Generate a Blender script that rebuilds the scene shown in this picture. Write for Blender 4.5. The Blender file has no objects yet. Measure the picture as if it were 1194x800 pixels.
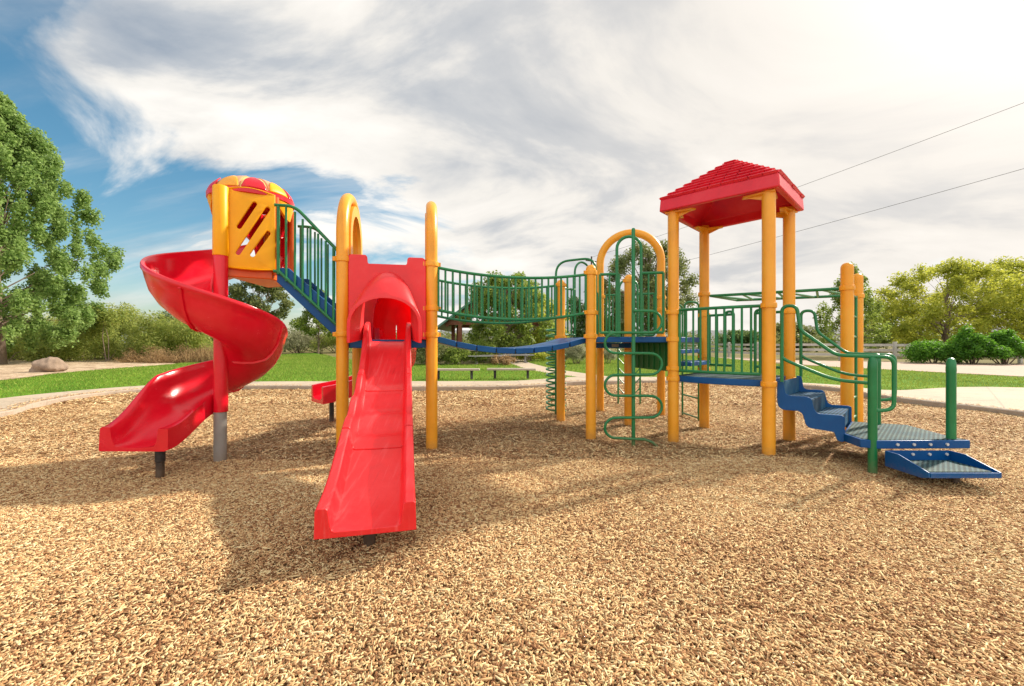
import bpy, bmesh, math, random
import numpy as np
from mathutils import Vector, Matrix

random.seed(7)
RNG = np.random.default_rng(7)
S = bpy.context.scene
COL = S.collection
F, CX, CY, EYE = 500.0, 597.0, 400.0, 1.2      # focal length and centre of the photograph in its own pixels, eye height

def at(px, py, Y):                               # the point seen at a photo pixel at distance Y
    return Vector(((px - CX) * Y / F, Y, EYE - (py - CY) * Y / F))
def gnd(px, py, z=0.1):                          # the point of level z seen at a photo pixel
    Y = (EYE - z) * F / (py - CY)
    return Vector(((px - CX) * Y / F, Y, z))
def V(*a): return Vector(a)

# ------------------------------------------------------------------ materials
def new_mat(name):
    m = bpy.data.materials.new(name); m.use_nodes = True
    nt = m.node_tree; nt.nodes.clear()
    out = nt.nodes.new('ShaderNodeOutputMaterial')
    return m, nt, out
def N(nt, typ, **kw):
    n = nt.nodes.new(typ)
    for k, v in kw.items():
        if k in n.inputs.keys() if hasattr(n.inputs, 'keys') else False: n.inputs[k].default_value = v
        else: setattr(n, k, v)
    return n
def L(nt, a, b): nt.links.new(a, b)
def ramp(nt, stops, fac):
    r = nt.nodes.new('ShaderNodeValToRGB')
    el = r.color_ramp.elements
    while len(el) < len(stops): el.new(0.5)
    for e, (p, c) in zip(el, stops):
        e.position = p; e.color = (*c, 1) if len(c) == 3 else c
    L(nt, fac, r.inputs[0]); return r.outputs[0]
def noise(nt, scale, detail=4, rough=0.55, vec=None, dist=0.0):
    n = nt.nodes.new('ShaderNodeTexNoise')
    n.inputs['Scale'].default_value = scale; n.inputs['Detail'].default_value = detail
    n.inputs['Roughness'].default_value = rough; n.inputs['Distortion'].default_value = dist
    if vec is not None: L(nt, vec, n.inputs['Vector'])
    return n.outputs['Fac']
def math_n(nt, op, a, b=None, c=None):
    n = nt.nodes.new('ShaderNodeMath'); n.operation = op
    for i, x in enumerate((a, b, c)):
        if x is None: continue
        if isinstance(x, (int, float)): n.inputs[i].default_value = x
        else: L(nt, x, n.inputs[i])
    return n.outputs[0]
def mixc(nt, fac, a, b, mode='MIX'):
    n = nt.nodes.new('ShaderNodeMix'); n.data_type = 'RGBA'; n.blend_type = mode
    for s, x in ((n.inputs[0], fac), (n.inputs[6], a), (n.inputs[7], b)):
        if isinstance(x, (int, float)): s.default_value = x
        elif isinstance(x, tuple): s.default_value = (*x, 1)
        else: L(nt, x, s)
    return n.outputs[2]
def objco(nt):
    return nt.nodes.new('ShaderNodeTexCoord').outputs['Object']
def geopos(nt):
    return nt.nodes.new('ShaderNodeNewGeometry').outputs['Position']

def coated(name, col, rough=0.35, worn=0.12, spec=0.5, fade=None, bump=0.02, bscale=60, scuff=None, glow=0.0):
    """moulded plastic or coated steel: faint fading, scuffs and a slightly uneven skin"""
    m, nt, out = new_mat(name)
    b = nt.nodes.new('ShaderNodeBsdfPrincipled')
    p = geopos(nt)
    n1 = noise(nt, 2.3, 6, 0.65, p)
    n2 = noise(nt, 38, 3, 0.6, p)
    fade = fade or tuple(min(1, c * 0.8 + 0.10) for c in col)
    dark = tuple(c * 0.88 for c in col)
    c1 = ramp(nt, [(0.32, dark), (0.5, col), (0.72, fade)], n1)
    c2 = mixc(nt, math_n(nt, 'MULTIPLY', ramp(nt, [(0.60, (0, 0, 0)), (0.72, (1, 1, 1))], n2), worn), c1, fade)
    sz = nt.nodes.new('ShaderNodeSeparateXYZ'); L(nt, p, sz.inputs[0])
    foot = nt.nodes.new('ShaderNodeMapRange'); L(nt, math_n(nt, 'ADD', sz.outputs[2], math_n(nt, 'MULTIPLY', n2, -.16)), foot.inputs[0])
    for i, v_ in ((1, -.06), (2, .07), (3, .35), (4, 0.0)): foot.inputs[i].default_value = v_
    c2 = mixc(nt, foot.outputs[0], c2, (.26, .16, .085))
    if scuff:
        mp = nt.nodes.new('ShaderNodeMapping'); mp.inputs['Rotation'].default_value = (0, 0, scuff); mp.inputs['Scale'].default_value = (30, 1.6, 3); L(nt, p, mp.inputs[0])
        n3 = noise(nt, 1.0, 5, .7, mp.outputs[0], .4)
        c2 = mixc(nt, math_n(nt, 'MULTIPLY', ramp(nt, [(.54, (0, 0, 0)), (.70, (1, 1, 1))], n3), .38), c2, tuple(min(1, c * .9 + .13) for c in col))
        c2 = mixc(nt, math_n(nt, 'MULTIPLY', ramp(nt, [(.30, (1, 1, 1)), (.40, (0, 0, 0))], n3), .35), c2, tuple(c * .55 for c in col))
    L(nt, c2, b.inputs['Base Color'])
    r = math_n(nt, 'ADD', math_n(nt, 'MULTIPLY', n1, 0.25), rough - 0.12)
    L(nt, r, b.inputs['Roughness'])
    b.inputs['Specular IOR Level'].default_value = spec
    bm = nt.nodes.new('ShaderNodeBump'); bm.inputs['Strength'].default_value = bump * 4; bm.inputs['Distance'].default_value = 0.004
    L(nt, noise(nt, bscale, 2, 0.5, p), bm.inputs['Height']); L(nt, bm.outputs[0], b.inputs['Normal'])
    res = b.outputs[0]
    if glow:                                          # thin moulded plastic lets some light through
        t = nt.nodes.new('ShaderNodeBsdfTranslucent'); L(nt, c2, t.inputs[0]); mx = nt.nodes.new('ShaderNodeMixShader'); mx.inputs[0].default_value = glow
        L(nt, res, mx.inputs[1]); L(nt, t.outputs[0], mx.inputs[2]); res = mx.outputs[0]
    L(nt, res, out.inputs[0]); return m

M = {}
M['red'] = coated('red_plastic', (0.74, 0.005, 0.022), 0.24, 0.06, fade=(0.80, 0.018, 0.04))
M['red_faded'] = coated('faded_red_plastic', (0.82, 0.022, 0.030), 0.38, 0.22, fade=(0.84, 0.06, 0.065), bump=0.03)
M['red_bed'] = coated('worn_red_plastic', (0.80, 0.015, 0.022), 0.36, 0.25, fade=(0.84, 0.045, 0.05), bump=0.03, scuff=-.236)
M['red_thin'] = coated('thin_red_plastic', (0.85, 0.02, 0.03), 0.36, 0.1, fade=(0.86, 0.04, 0.05), glow=.6)
M['red_roof'] = coated('red_roof_plastic', (0.74, 0.012, 0.038), 0.42, 0.12, fade=(0.78, 0.04, 0.065))
M['post'] = coated('orange_yellow_paint', (0.88, 0.375, 0.020), 0.36, 0.10, fade=(0.90, 0.44, 0.04))
M['yellow'] = coated('yellow_plastic', (0.93, 0.42, 0.003), 0.40, 0.06, spec=.3, fade=(0.94, 0.47, 0.006))
M['orange'] = coated('orange_plastic', (0.78, 0.13, 0.006), 0.4, 0.06, fade=(0.80, 0.18, 0.02))
M['cream'] = coated('pale_yellow_plastic', (0.88, 0.60, 0.20), 0.4, 0.05)
M['salmon'] = coated('salmon_plastic', (0.86, 0.33, 0.14), 0.4, 0.05)
M['green'] = coated('green_paint', (0.008, 0.185, 0.058), 0.33, 0.08, fade=(0.018, 0.24, 0.085))
M['panel_green'] = coated('green_plastic', (0.005, 0.12, 0.022), 0.5, 0.05, fade=(0.01, 0.15, 0.03))
M['blue'] = coated('blue_coated_steel', (0.001, 0.075, 0.26), 0.40, 0.08, spec=0.3, fade=(0.004, 0.105, 0.31))
M['black'] = coated('black_paint', (0.012, 0.012, 0.014), 0.45)
M['steel'] = coated('galvanised_steel', (0.30, 0.29, 0.27), 0.5, 0.3)
M['bolt'] = coated('zinc_bolt', (0.62, 0.63, 0.64), 0.35, spec=0.8)
M['brown_timber'] = coated('stained_timber', (0.22, 0.07, 0.03), 0.65, 0.4, bscale=25)
M['grey_timber'] = coated('weathered_bench_plank', (0.42, 0.36, 0.29), 0.7, 0.5, bscale=30)
M['roof_green'] = coated('green_metal_roof', (0.085, 0.23, 0.18), 0.45)
M['white'] = coated('weathered_white_paint', (0.46, 0.43, 0.39), 0.6, 0.5, fade=(0.60, 0.57, 0.52))
M['wire'] = coated('cable', (0.06, 0.055, 0.055), 0.6)
M['pole_wood'] = coated('utility_pole_wood', (0.10, 0.07, 0.05), 0.8)
M['table_metal'] = coated('grey_table_metal', (0.30, 0.29, 0.30), 0.5, 0.3)
M['table_dark'] = coated('brown_table_metal', (0.13, 0.085, 0.09), 0.5, 0.3)

def perforated(name, base, hole, lip):
    """coated sheet punched with a grid of small holes"""
    m, nt, out = new_mat(name)
    b = nt.nodes.new('ShaderNodeBsdfPrincipled')
    p = geopos(nt)
    mp = nt.nodes.new('ShaderNodeMapping'); mp.inputs['Rotation'].default_value = (0, 0, 0.785)
    L(nt, p, mp.inputs[0])
    sx = nt.nodes.new('ShaderNodeSeparateXYZ'); L(nt, mp.outputs[0], sx.inputs[0])
    def cell(o):
        return math_n(nt, 'ABSOLUTE', math_n(nt, 'SUBTRACT', math_n(nt, 'FRACT', math_n(nt, 'MULTIPLY', o, 32.0)), 0.5))
    d = math_n(nt, 'POWER', math_n(nt, 'ADD', math_n(nt, 'POWER', cell(sx.outputs[0]), 2.0), math_n(nt, 'POWER', cell(sx.outputs[1]), 2.0)), 0.5)
    hm = ramp(nt, [(0.29, (1, 1, 1)), (0.36, (0, 0, 0))], d)
    n1 = noise(nt, 5, 5, 0.6, p)
    col = mixc(nt, ramp(nt, [(0.4, (0, 0, 0)), (0.65, (1, 1, 1))], n1), base, lip)
    L(nt, mixc(nt, hm, col, hole), b.inputs['Base Color'])
    b.inputs['Roughness'].default_value = 0.65; b.inputs['Specular IOR Level'].default_value = 0.12
    bp = nt.nodes.new('ShaderNodeBump'); bp.inputs['Strength'].default_value = 0.5; bp.inputs['Distance'].default_value = 0.004; bp.invert = True
    L(nt, hm, bp.inputs['Height']); L(nt, bp.outputs[0], b.inputs['Normal'])
    L(nt, b.outputs[0], out.inputs[0]); return m
M['grate_blue'] = perforated('perforated_blue_deck', (0.012, 0.085, 0.19), (0.004, 0.008, 0.012), (0.045, 0.13, 0.21))
M['grate_grey'] = perforated('perforated_worn_deck', (0.040, 0.10, 0.12), (0.008, 0.014, 0.014), (0.10, 0.155, 0.14))

def concrete(name, col, col2, sc=1.0, joint=None):
    m, nt, out = new_mat(name)
    b = nt.nodes.new('ShaderNodeBsdfPrincipled'); p = geopos(nt)
    n1 = noise(nt, 0.7 * sc, 6, 0.65, p); n2 = noise(nt, 40 * sc, 3, 0.7, p)
    c = ramp(nt, [(0.3, col2), (0.65, col)], n1)
    c = mixc(nt, 0.35, c, ramp(nt, [(0.35, tuple(x * .6 for x in col)), (0.65, tuple(min(1, x * 1.25) for x in col))], n2))
    c = mixc(nt, math_n(nt, 'MULTIPLY', ramp(nt, [(.52, (0, 0, 0)), (.66, (1, 1, 1))], noise(nt, 1.9 * sc, 8, .75, p, 1.2)), .45), c, tuple(x * .55 for x in col2))
    L(nt, c, b.inputs['Base Color']); b.inputs['Roughness'].default_value = 0.85
    bp = nt.nodes.new('ShaderNodeBump'); bp.inputs['Strength'].default_value = 0.25; bp.inputs['Distance'].default_value = 0.01
    L(nt, n2, bp.inputs['Height']); L(nt, bp.outputs[0], b.inputs['Normal'])
    L(nt, b.outputs[0], out.inputs[0]); return m
M['path'] = concrete('pale_concrete', (0.50, 0.405, 0.30), (0.40, 0.32, 0.235))
M['curb'] = concrete('curb_concrete', (0.44, 0.355, 0.275), (0.33, 0.265, 0.21), 1.5)
M['road'] = concrete('road_concrete', (0.46, 0.33, 0.25), (0.38, 0.28, 0.21), 0.6)
M['rock'] = concrete('boulder_stone', (0.36, 0.26, 0.19), (0.13, 0.09, 0.065), 4.0)
M['bark'] = concrete('bark', (0.26, 0.19, 0.14), (0.12, 0.085, 0.065), 3.0)

def ground_mat(name, stops, scale, fine, bump=0.6, stripes=False):
    m, nt, out = new_mat(name)
    b = nt.nodes.new('ShaderNodeBsdfPrincipled'); p = geopos(nt)
    n1 = noise(nt, scale, 5, 0.6, p); n2 = noise(nt, fine, 4, 0.75, p)
    mix = math_n(nt, 'ADD', math_n(nt, 'MULTIPLY', n1, 0.55), math_n(nt, 'MULTIPLY', n2, 0.45))
    if stripes:
        mp = nt.nodes.new('ShaderNodeMapping'); mp.inputs['Rotation'].default_value = (0, 0, math.radians(-38)); L(nt, p, mp.inputs[0])
        w = nt.nodes.new('ShaderNodeTexWave'); w.inputs['Scale'].default_value = 0.16; w.inputs['Distortion'].default_value = 1.2
        w.inputs['Detail Scale'].default_value = 0.5
        L(nt, mp.outputs[0], w.inputs['Vector'])
        mix = math_n(nt, 'ADD', mix, math_n(nt, 'MULTIPLY', math_n(nt, 'SUBTRACT', w.outputs['Fac'], 0.5), 0.10))
    L(nt, ramp(nt, stops, mix), b.inputs['Base Color'])
    b.inputs['Roughness'].default_value = 0.95; b.inputs['Specular IOR Level'].default_value = 0.15
    bp = nt.nodes.new('ShaderNodeBump'); bp.inputs['Strength'].default_value = bump; bp.inputs['Distance'].default_value = 0.03
    L(nt, n2, bp.inputs['Height']); L(nt, bp.outputs[0], b.inputs['Normal'])
    L(nt, b.outputs[0], out.inputs[0]); return m
M['lawn'] = ground_mat('mown_grass', [(0.30, (0.045, 0.12, 0.006)), (0.48, (0.10, 0.24, 0.012)), (0.68, (0.21, 0.34, 0.03))], 0.5, 55, 0.8, True)
M['mulch'] = ground_mat('wood_chip_bed', [(0.30, (0.12, 0.06, 0.028)), (0.5, (0.40, 0.23, 0.11)), (0.68, (0.62, 0.43, 0.23))], 3.0, 70, 1.0)
M['soil'] = ground_mat('dry_ground', [(0.30, (0.10, 0.09, 0.03)), (0.5, (0.17, 0.15, 0.055)), (0.7, (0.26, 0.21, 0.10))], 0.15, 6, 0.5)
M['gravel'] = ground_mat('tan_gravel', [(0.36, (0.16, 0.10, 0.06)), (0.5, (0.46, 0.34, 0.23)), (0.62, (0.70, 0.58, 0.42))], 2.0, 9, 1.0)
M['hill'] = ground_mat('hazy_hill', [(0.30, (0.13, 0.14, 0.15)), (0.5, (0.19, 0.20, 0.21)), (0.7, (0.25, 0.25, 0.25))], 0.004, 0.02, 0.0)  # blue-grey of distance haze is put into the hills' base colour

def islands(name, stops, rough=0.8, spec=0.2, trans=None, big=None):
    """many small pieces (leaves, chips, blades), each with its own tone; trans = how much light passes through"""
    m, nt, out = new_mat(name)
    g = nt.nodes.new('ShaderNodeNewGeometry')
    r = g.outputs['Random Per Island']
    if big:
        r = math_n(nt, 'ADD', math_n(nt, 'MULTIPLY', r, 0.62), math_n(nt, 'MULTIPLY', noise(nt, big, 3, 0.6, g.outputs['Position']), 0.38))
    c = ramp(nt, stops, r)
    b = nt.nodes.new('ShaderNodeBsdfPrincipled')
    L(nt, c, b.inputs['Base Color']); b.inputs['Roughness'].default_value = rough; b.inputs['Specular IOR Level'].default_value = spec
    res = b.outputs[0]
    if trans:
        t = nt.nodes.new('ShaderNodeBsdfTranslucent')
        L(nt, mixc(nt, 0.5, c, tuple(min(1, x * 1.5) for x in stops[-1][1])), t.inputs[0])
        mx = nt.nodes.new('ShaderNodeMixShader'); mx.inputs[0].default_value = trans
        L(nt, res, mx.inputs[1]); L(nt, t.outputs[0], mx.inputs[2]); res = mx.outputs[0]
    L(nt, res, out.inputs[0]); return m
M['chips'] = islands('wood_chips', [(0.10, (0.075, 0.03, 0.012)), (0.24, (0.27, 0.125, 0.056)), (0.40, (0.51, 0.29, 0.135)), (0.56, (0.68, 0.45, 0.22)), (0.72, (0.81, 0.635, 0.34)), (0.90, (0.87, 0.75, 0.48))], 0.8, 0.2, big=0.7)
M['blades'] = islands('grass_blades', [(0.12, (0.05, 0.13, 0.008)), (0.42, (0.12, 0.25, 0.018)), (0.7, (0.25, 0.36, 0.045)), (0.92, (0.42, 0.44, 0.12))], 0.7, 0.2, 0.3, big=.35)
def leaf(name, a, b, c, tr=0.48): return islands(name, [(0.12, a), (0.5, b), (0.9, c)], 0.55, 0.35, tr, big=0.5)
M['leaf_cotton'] = leaf('cottonwood_leaf', (0.07, 0.135, 0.032), (0.19, 0.31, 0.075), (0.38, 0.52, 0.17))
M['leaf_dark'] = leaf('dark_leaf', (0.035, 0.07, 0.018), (0.08, 0.145, 0.04), (0.17, 0.24, 0.07))
M['leaf_olive'] = leaf('olive_leaf', (0.06, 0.085, 0.024), (0.13, 0.17, 0.05), (0.24, 0.26, 0.095))
M['leaf_mid'] = leaf('mid_green_leaf', (0.065, 0.115, 0.02), (0.17, 0.25, 0.04), (0.32, 0.39, 0.075))
M['leaf_yellow'] = leaf('yellow_green_leaf', (0.13, 0.18, 0.015), (0.32, 0.38, 0.04), (0.56, 0.55, 0.085))
M['leaf_willow'] = leaf('willow_leaf', (0.10, 0.155, 0.026), (0.26, 0.345, 0.07), (0.49, 0.50, 0.14))
M['leaf_sage'] = leaf('sage_leaf', (0.12, 0.13, 0.07), (0.27, 0.28, 0.16), (0.42, 0.41, 0.26))
M['leaf_bright'] = leaf('bright_shrub_leaf', (0.025, 0.09, 0.008), (0.07, 0.21, 0.016), (0.17, 0.36, 0.035))
M['weeds'] = leaf('dry_weed', (0.13, 0.075, 0.035), (0.30, 0.19, 0.09), (0.47, 0.33, 0.17))

# ------------------------------------------------------------------ mesh building
class MB:
    def __init__(s): s.v = []; s.f = []
    def add(s, vs, fs):
        o = len(s.v); s.v += [Vector(v) for v in vs]; s.f += [tuple(i + o for i in f) for f in fs]; return s
    def box(s, c, size, ax=None, up=None):
        c = Vector(c); x = Vector(ax or (1, 0, 0)).normalized(); z = Vector(up or (0, 0, 1)).normalized()
        y = z.cross(x).normalized(); z = x.cross(y)
        h = [q / 2 for q in size]
        vs = [c + x * (h[0] * i) + y * (h[1] * j) + z * (h[2] * k) for k in (-1, 1) for j in (-1, 1) for i in (-1, 1)]
        return s.add(vs, [(0, 2, 3, 1), (4, 5, 7, 6), (0, 1, 5, 4), (2, 6, 7, 3), (0, 4, 6, 2), (1, 3, 7, 5)])
    def tube(s, pts, r, seg=10, closed=False, cap=True):
        pts = [Vector(p) for p in pts]; n = len(pts)
        rs = r if isinstance(r, (list, tuple)) else [r] * n
        T = []
        for i in range(n):
            a = pts[i - 1] if (i > 0 or closed) else pts[i]; b = pts[(i + 1) % n] if (i < n - 1 or closed) else pts[i]
            T.append((b - a).normalized())
        ref = Vector((0, 0, 1)) if abs(T[0].z) < 0.9 else Vector((1, 0, 0))
        u = (ref - T[0] * ref.dot(T[0])).normalized(); o = len(s.v)
        for i in range(n):
            u = (u - T[i] * u.dot(T[i])); u.normalize(); w = T[i].cross(u)
            for k in range(seg):
                a = 2 * math.pi * k / seg
                s.v.append(pts[i] + (u * math.cos(a) + w * math.sin(a)) * rs[i])
        for i in range(n if closed else n - 1):
            j = (i + 1) % n
            for k in range(seg):
                k2 = (k + 1) % seg
                s.f.append((o + i * seg + k, o + i * seg + k2, o + j * seg + k2, o + j * seg + k))
        if cap and not closed:
            s.f.append(tuple(o + k for k in reversed(range(seg)))); s.f.append(tuple(o + (n - 1) * seg + k for k in range(seg)))
        return s
    def lathe(s, c, prof, seg=16):                # prof: (radius, z) from bottom to top about the vertical through c
        c = Vector(c); o = len(s.v)
        for r, z in prof:
            for k in range(seg):
                a = 2 * math.pi * k / seg; s.v.append(c + V(r * math.cos(a), r * math.sin(a), z))
        for i in range(len(prof) - 1):
            for k in range(seg):
                k2 = (k + 1) % seg; s.f.append((o + i * seg + k, o + i * seg + k2, o + (i + 1) * seg + k2, o + (i + 1) * seg + k))
        s.f.append(tuple(o + k for k in reversed(range(seg)))); s.f.append(tuple(o + (len(prof) - 1) * seg + k for k in range(seg)))
        return s
    def prism(s, poly, d):                        # a planar polygon (3-D points) pushed along d
        n = len(poly); d = Vector(d); vs = [Vector(p) for p in poly]; vs += [p + d for p in vs]
        return s.add(vs, [tuple(reversed(range(n))), tuple(range(n, 2 * n))] + [(i, (i + 1) % n, n + (i + 1) % n, n + i) for i in range(n)])
    def loft(s, secs, closed=True, caps=True):    # sections of equal point count
        o = len(s.v); n = len(secs[0])
        for q in secs: s.v += [Vector(p) for p in q]
        for i in range(len(secs) - 1):
            for k in range(n if closed else n - 1):
                k2 = (k + 1) % n; s.f.append((o + i * n + k, o + i * n + k2, o + (i + 1) * n + k2, o + (i + 1) * n + k))
        if caps and closed:
            s.f.append(tuple(o + k for k in reversed(range(n)))); s.f.append(tuple(o + (len(secs) - 1) * n + k for k in range(n)))
        return s
    def build(s, name, mat, parent=None, angle=40, bevel=0.0, mats=None):
        me = bpy.data.meshes.new(name)
        off = WLOC.get(parent.name, V(0, 0, 0)) if parent else V(0, 0, 0)
        me.from_pydata([tuple(v - off) for v in s.v], [], s.f)
        bm = bmesh.new(); bm.from_mesh(me)
        bmesh.ops.recalc_face_normals(bm, faces=bm.faces)
        bm.to_mesh(me); bm.free()
        for p in me.polygons: p.use_smooth = True
        me.set_sharp_from_angle(angle=math.radians(angle))
        me.materials.append(mat if not isinstance(mat, str) else M[mat])
        o = bpy.data.objects.new(name, me); COL.objects.link(o)
        if bevel:
            b = o.modifiers.new('bevel', 'BEVEL'); b.width = bevel; b.segments = 2; b.limit_method = 'ANGLE'; b.angle_limit = math.radians(35)
            b.harden_normals = False
        if parent: o.parent = parent; WLOC[o.name] = off
        return o
WLOC = {}
def tag(o, label=None, cat=None, group=None, kind=None):
    if label: o['label'] = label
    if cat: o['category'] = cat
    if group: o['group'] = group
    if kind: o['kind'] = kind
    return o
def empty(name, loc, rz=0.0):
    o = bpy.data.objects.new(name, None); COL.objects.link(o); o.location = loc; o.rotation_euler = (0, 0, rz)
    o.empty_display_size = 0.2; WLOC[o.name] = Vector(loc); return o
def copy_tree(o, parent=None):
    c = o.copy(); COL.objects.link(c); c.parent = parent
    for ch in o.children: copy_tree(ch, c)
    return c
def np_mesh(name, mat, verts, k, parent=None, smooth=False):
    """verts: (n*k, 3) array, every k in a row one separate face"""
    me = bpy.data.meshes.new(name); nv = len(verts); nf = nv // k
    me.vertices.add(nv); me.vertices.foreach_set('co', np.asarray(verts, np.float32).ravel())
    me.loops.add(nv); me.loops.foreach_set('vertex_index', np.arange(nv, dtype=np.int32))
    me.polygons.add(nf); me.polygons.foreach_set('loop_start', np.arange(0, nv, k, dtype=np.int32))
    me.polygons.foreach_set('loop_total', np.full(nf, k, np.int32))
    me.update(); me.validate()
    me.materials.append(mat if not isinstance(mat, str) else M[mat])
    o = bpy.data.objects.new(name, me); COL.objects.link(o)
    if parent: o.parent = parent
    return o
def fillet(pts, r, n=6):
    pts = [Vector(p) for p in pts]; out = [pts[0]]
    rs = r if isinstance(r, (list, tuple)) else [r] * len(pts)
    for i in range(1, len(pts) - 1):
        p, a, b = pts[i], pts[i - 1], pts[i + 1]
        d1, d2 = (a - p), (b - p); t = min(rs[i], d1.length * .49, d2.length * .49)
        A, B = p + d1.normalized() * t, p + d2.normalized() * t
        for k in range(n + 1):
            q = k / n; out.append(A * (1 - q) ** 2 + p * 2 * q * (1 - q) + B * q * q)
    out.append(pts[-1]); return out
def lerp(a, b, t): return a + (b - a) * t
def interp(xs, ys, x):                             # smooth monotone-ish interpolation
    if x <= xs[0]: return ys[0]
    if x >= xs[-1]: return ys[-1]
    i = max(k for k in range(len(xs)) if xs[k] <= x); i = min(i, len(xs) - 2)
    def sl(k):
        if k == 0: return (ys[1] - ys[0]) / (xs[1] - xs[0])
        if k == len(xs) - 1: return (ys[-1] - ys[-2]) / (xs[-1] - xs[-2])
        return (ys[k + 1] - ys[k - 1]) / (xs[k + 1] - xs[k - 1])
    h = xs[i + 1] - xs[i]; t = (x - xs[i]) / h; m0, m1 = sl(i) * h, sl(i + 1) * h
    return (2*t**3 - 3*t*t + 1) * ys[i] + (t**3 - 2*t*t + t) * m0 + (-2*t**3 + 3*t*t) * ys[i+1] + (t**3 - t*t) * m1

# ------------------------------------------------------------------ the ground
tri = [((8.3,-6),(14,-9),(30,-15)), ((8.4,0),(17,-1),(30,0)), ((8.3,4),(18,5),(24,7)), ((8.2,6.8),(12.6,10.6),(16.8,13.2)),
 ((7.75,8.87),(8.9,10.0),(15.4,17.5)), ((7.9,10.5),(8.6,11.2),(14.5,19.8)), ((7.4,11.5),(7.8,12.1),(13.6,22)), ((5.3,12.5),(5.6,13.8),(15,36)),
 ((2.0,12.3),(2.0,13.9),(8,50)), ((1.0,11.5),(.9,13.1),(1.5,28)), ((.07,11),(0,12.5),(-.5,23)), ((-1.66,10.8),(-1.7,12.4),(-4,21.5)),
 ((-4.3,10.9),(-4.4,12.3),(-12,30)), ((-6.65,11),(-6.9,12.3),(-22,48)), ((-8.2,10.7),(-8.7,11.9),(-22,36)), ((-9.0,9.9),(-9.8,10.7),(-17.5,22.5)),
 ((-9.1,8.9),(-10.2,9.2),(-17,18.5)), ((-8.7,7.8),(-10.1,8),(-16.3,15.3)), ((-8.1,6.8),(-9.9,6.6),(-15,12.6)), ((-7.9,4),(-9.9,4),(-15,5)),
 ((-7.8,0),(-9.8,0),(-20,0)), ((-7.5,-6),(-9.5,-7),(-20,-12)), ((0,-8),(0,-10),(0,-20))]
def closed_spline(pts, m=6, ten=0.5):
    n = len(pts); out = []
    for i in range(n):
        p0, p1, p2, p3 = (Vector(pts[(i + k - 1) % n]) for k in range(4))
        for k in range(m):
            t = k / m; a = (p2 - p0) * ten * .8; b = (p3 - p1) * ten * .8
            out.append(p1 * (2*t**3 - 3*t*t + 1) + a * (t**3 - 2*t*t + t) + p2 * (-2*t**3 + 3*t*t) + b * (t**3 - t*t))
    return out
Bp = closed_spline([t[0] for t in tri]); Pp = closed_spline([t[1] for t in tri]); Lp = closed_spline([t[2] for t in tri])
NR = len(Bp); ZT = 0.10
def ring(a, b, za, zb):
    mb = MB(); mb.add([V(p.x, p.y, za) for p in a] + [V(p.x, p.y, zb) for p in b], [(i, NR + i, NR + (i + 1) % NR, (i + 1) % NR) for i in range(NR)]); return mb
tag(ring(Lp, [V(0, 8) + (p - V(0, 8)).normalized() * 6000 for p in Lp], ZT, ZT).build('ground', 'soil'), kind='structure')
tag(ring(Pp, Lp, ZT, ZT).build('lawn', 'lawn'), kind='structure')
C2 = [V(0, 4) + (p - V(0, 4)) * (1 + 0.15 / (p - V(0, 4)).length) for p in Bp]
tag(ring(C2, Pp, ZT, ZT).build('path', 'path'), kind='structure')
cb = MB()                                          # kerb: inner face and rounded top, in cast lengths
for i in range(NR):
    j = (i + 1) % NR
    a, b, c, d = Bp[i], Bp[j], C2[j], C2[i]
    mid = lambda p, q, t: p + (q - p) * t
    a2, b2 = mid(a, d, .15), mid(b, c, .15)
    g = 0.006
    cb.add([V(a.x, a.y, -.15), V(b.x, b.y, -.15), V(b.x, b.y, ZT - .012), V(a.x, a.y, ZT - .012), V(b2.x, b2.y, ZT + g), V(a2.x, a2.y, ZT + g), V(c.x, c.y, ZT + g), V(d.x, d.y, ZT + g), V(c.x, c.y, -.15), V(d.x, d.y, -.15)],
           [(0, 1, 2, 3), (3, 2, 4, 5), (5, 4, 6, 7), (7, 6, 8, 9)])
tag(cb.build('curb', 'curb'), kind='structure')
# control joints of the path: thin dark saw cuts lying on it
jt = MB()
for i in range(4, NR, 5):
    a, b = C2[i], Pp[i]; d = (b - a).normalized(); nrm = V(-d.y, d.x) * .006
    jt.add([V(*(a + nrm), ZT + .003), V(*(b + nrm), ZT + .003), V(*(b - nrm), ZT + .003), V(*(a - nrm), ZT + .003)], [(0, 1, 2, 3)])
tag(jt.build('path_joints', 'curb'), kind='structure')
def sheet(name, pts, z, mat):
    mb = MB(); mb.add([V(p[0], p[1], z) for p in pts], [tuple(range(len(pts)))]); return tag(mb.build(name, mat), kind='structure')
# mulch bed with a gently uneven surface
gx = np.arange(-10.4, 10.5, .1); gy = np.arange(-8.6, 13.6, .1)
def mh(x, y):
    return (0.012 * np.sin(x * 1.3 + .7 * y) + 0.010 * np.sin(y * 1.9 - x * .8 + 1) + 0.007 * np.sin(3.7 * x + 1.1 * y) + .006 * np.sin(4.4 * y - 2.3 * x))
X, Y = np.meshgrid(gx, gy); Z = mh(X, Y)
me = bpy.data.meshes.new('mulch_bed'); nx, ny = len(gx), len(gy)
idx = np.arange(nx * ny).reshape(ny, nx)
faces = np.stack([idx[:-1, :-1], idx[:-1, 1:], idx[1:, 1:], idx[1:, :-1]], -1).reshape(-1, 4)
me.from_pydata(np.stack([X, Y, Z], -1).reshape(-1, 3).tolist(), [], faces.tolist())
for p in me.polygons: p.use_smooth = True
me.materials.append(M['mulch']); o = bpy.data.objects.new('mulch_bed', me); COL.objects.link(o); tag(o, kind='structure')

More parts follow.
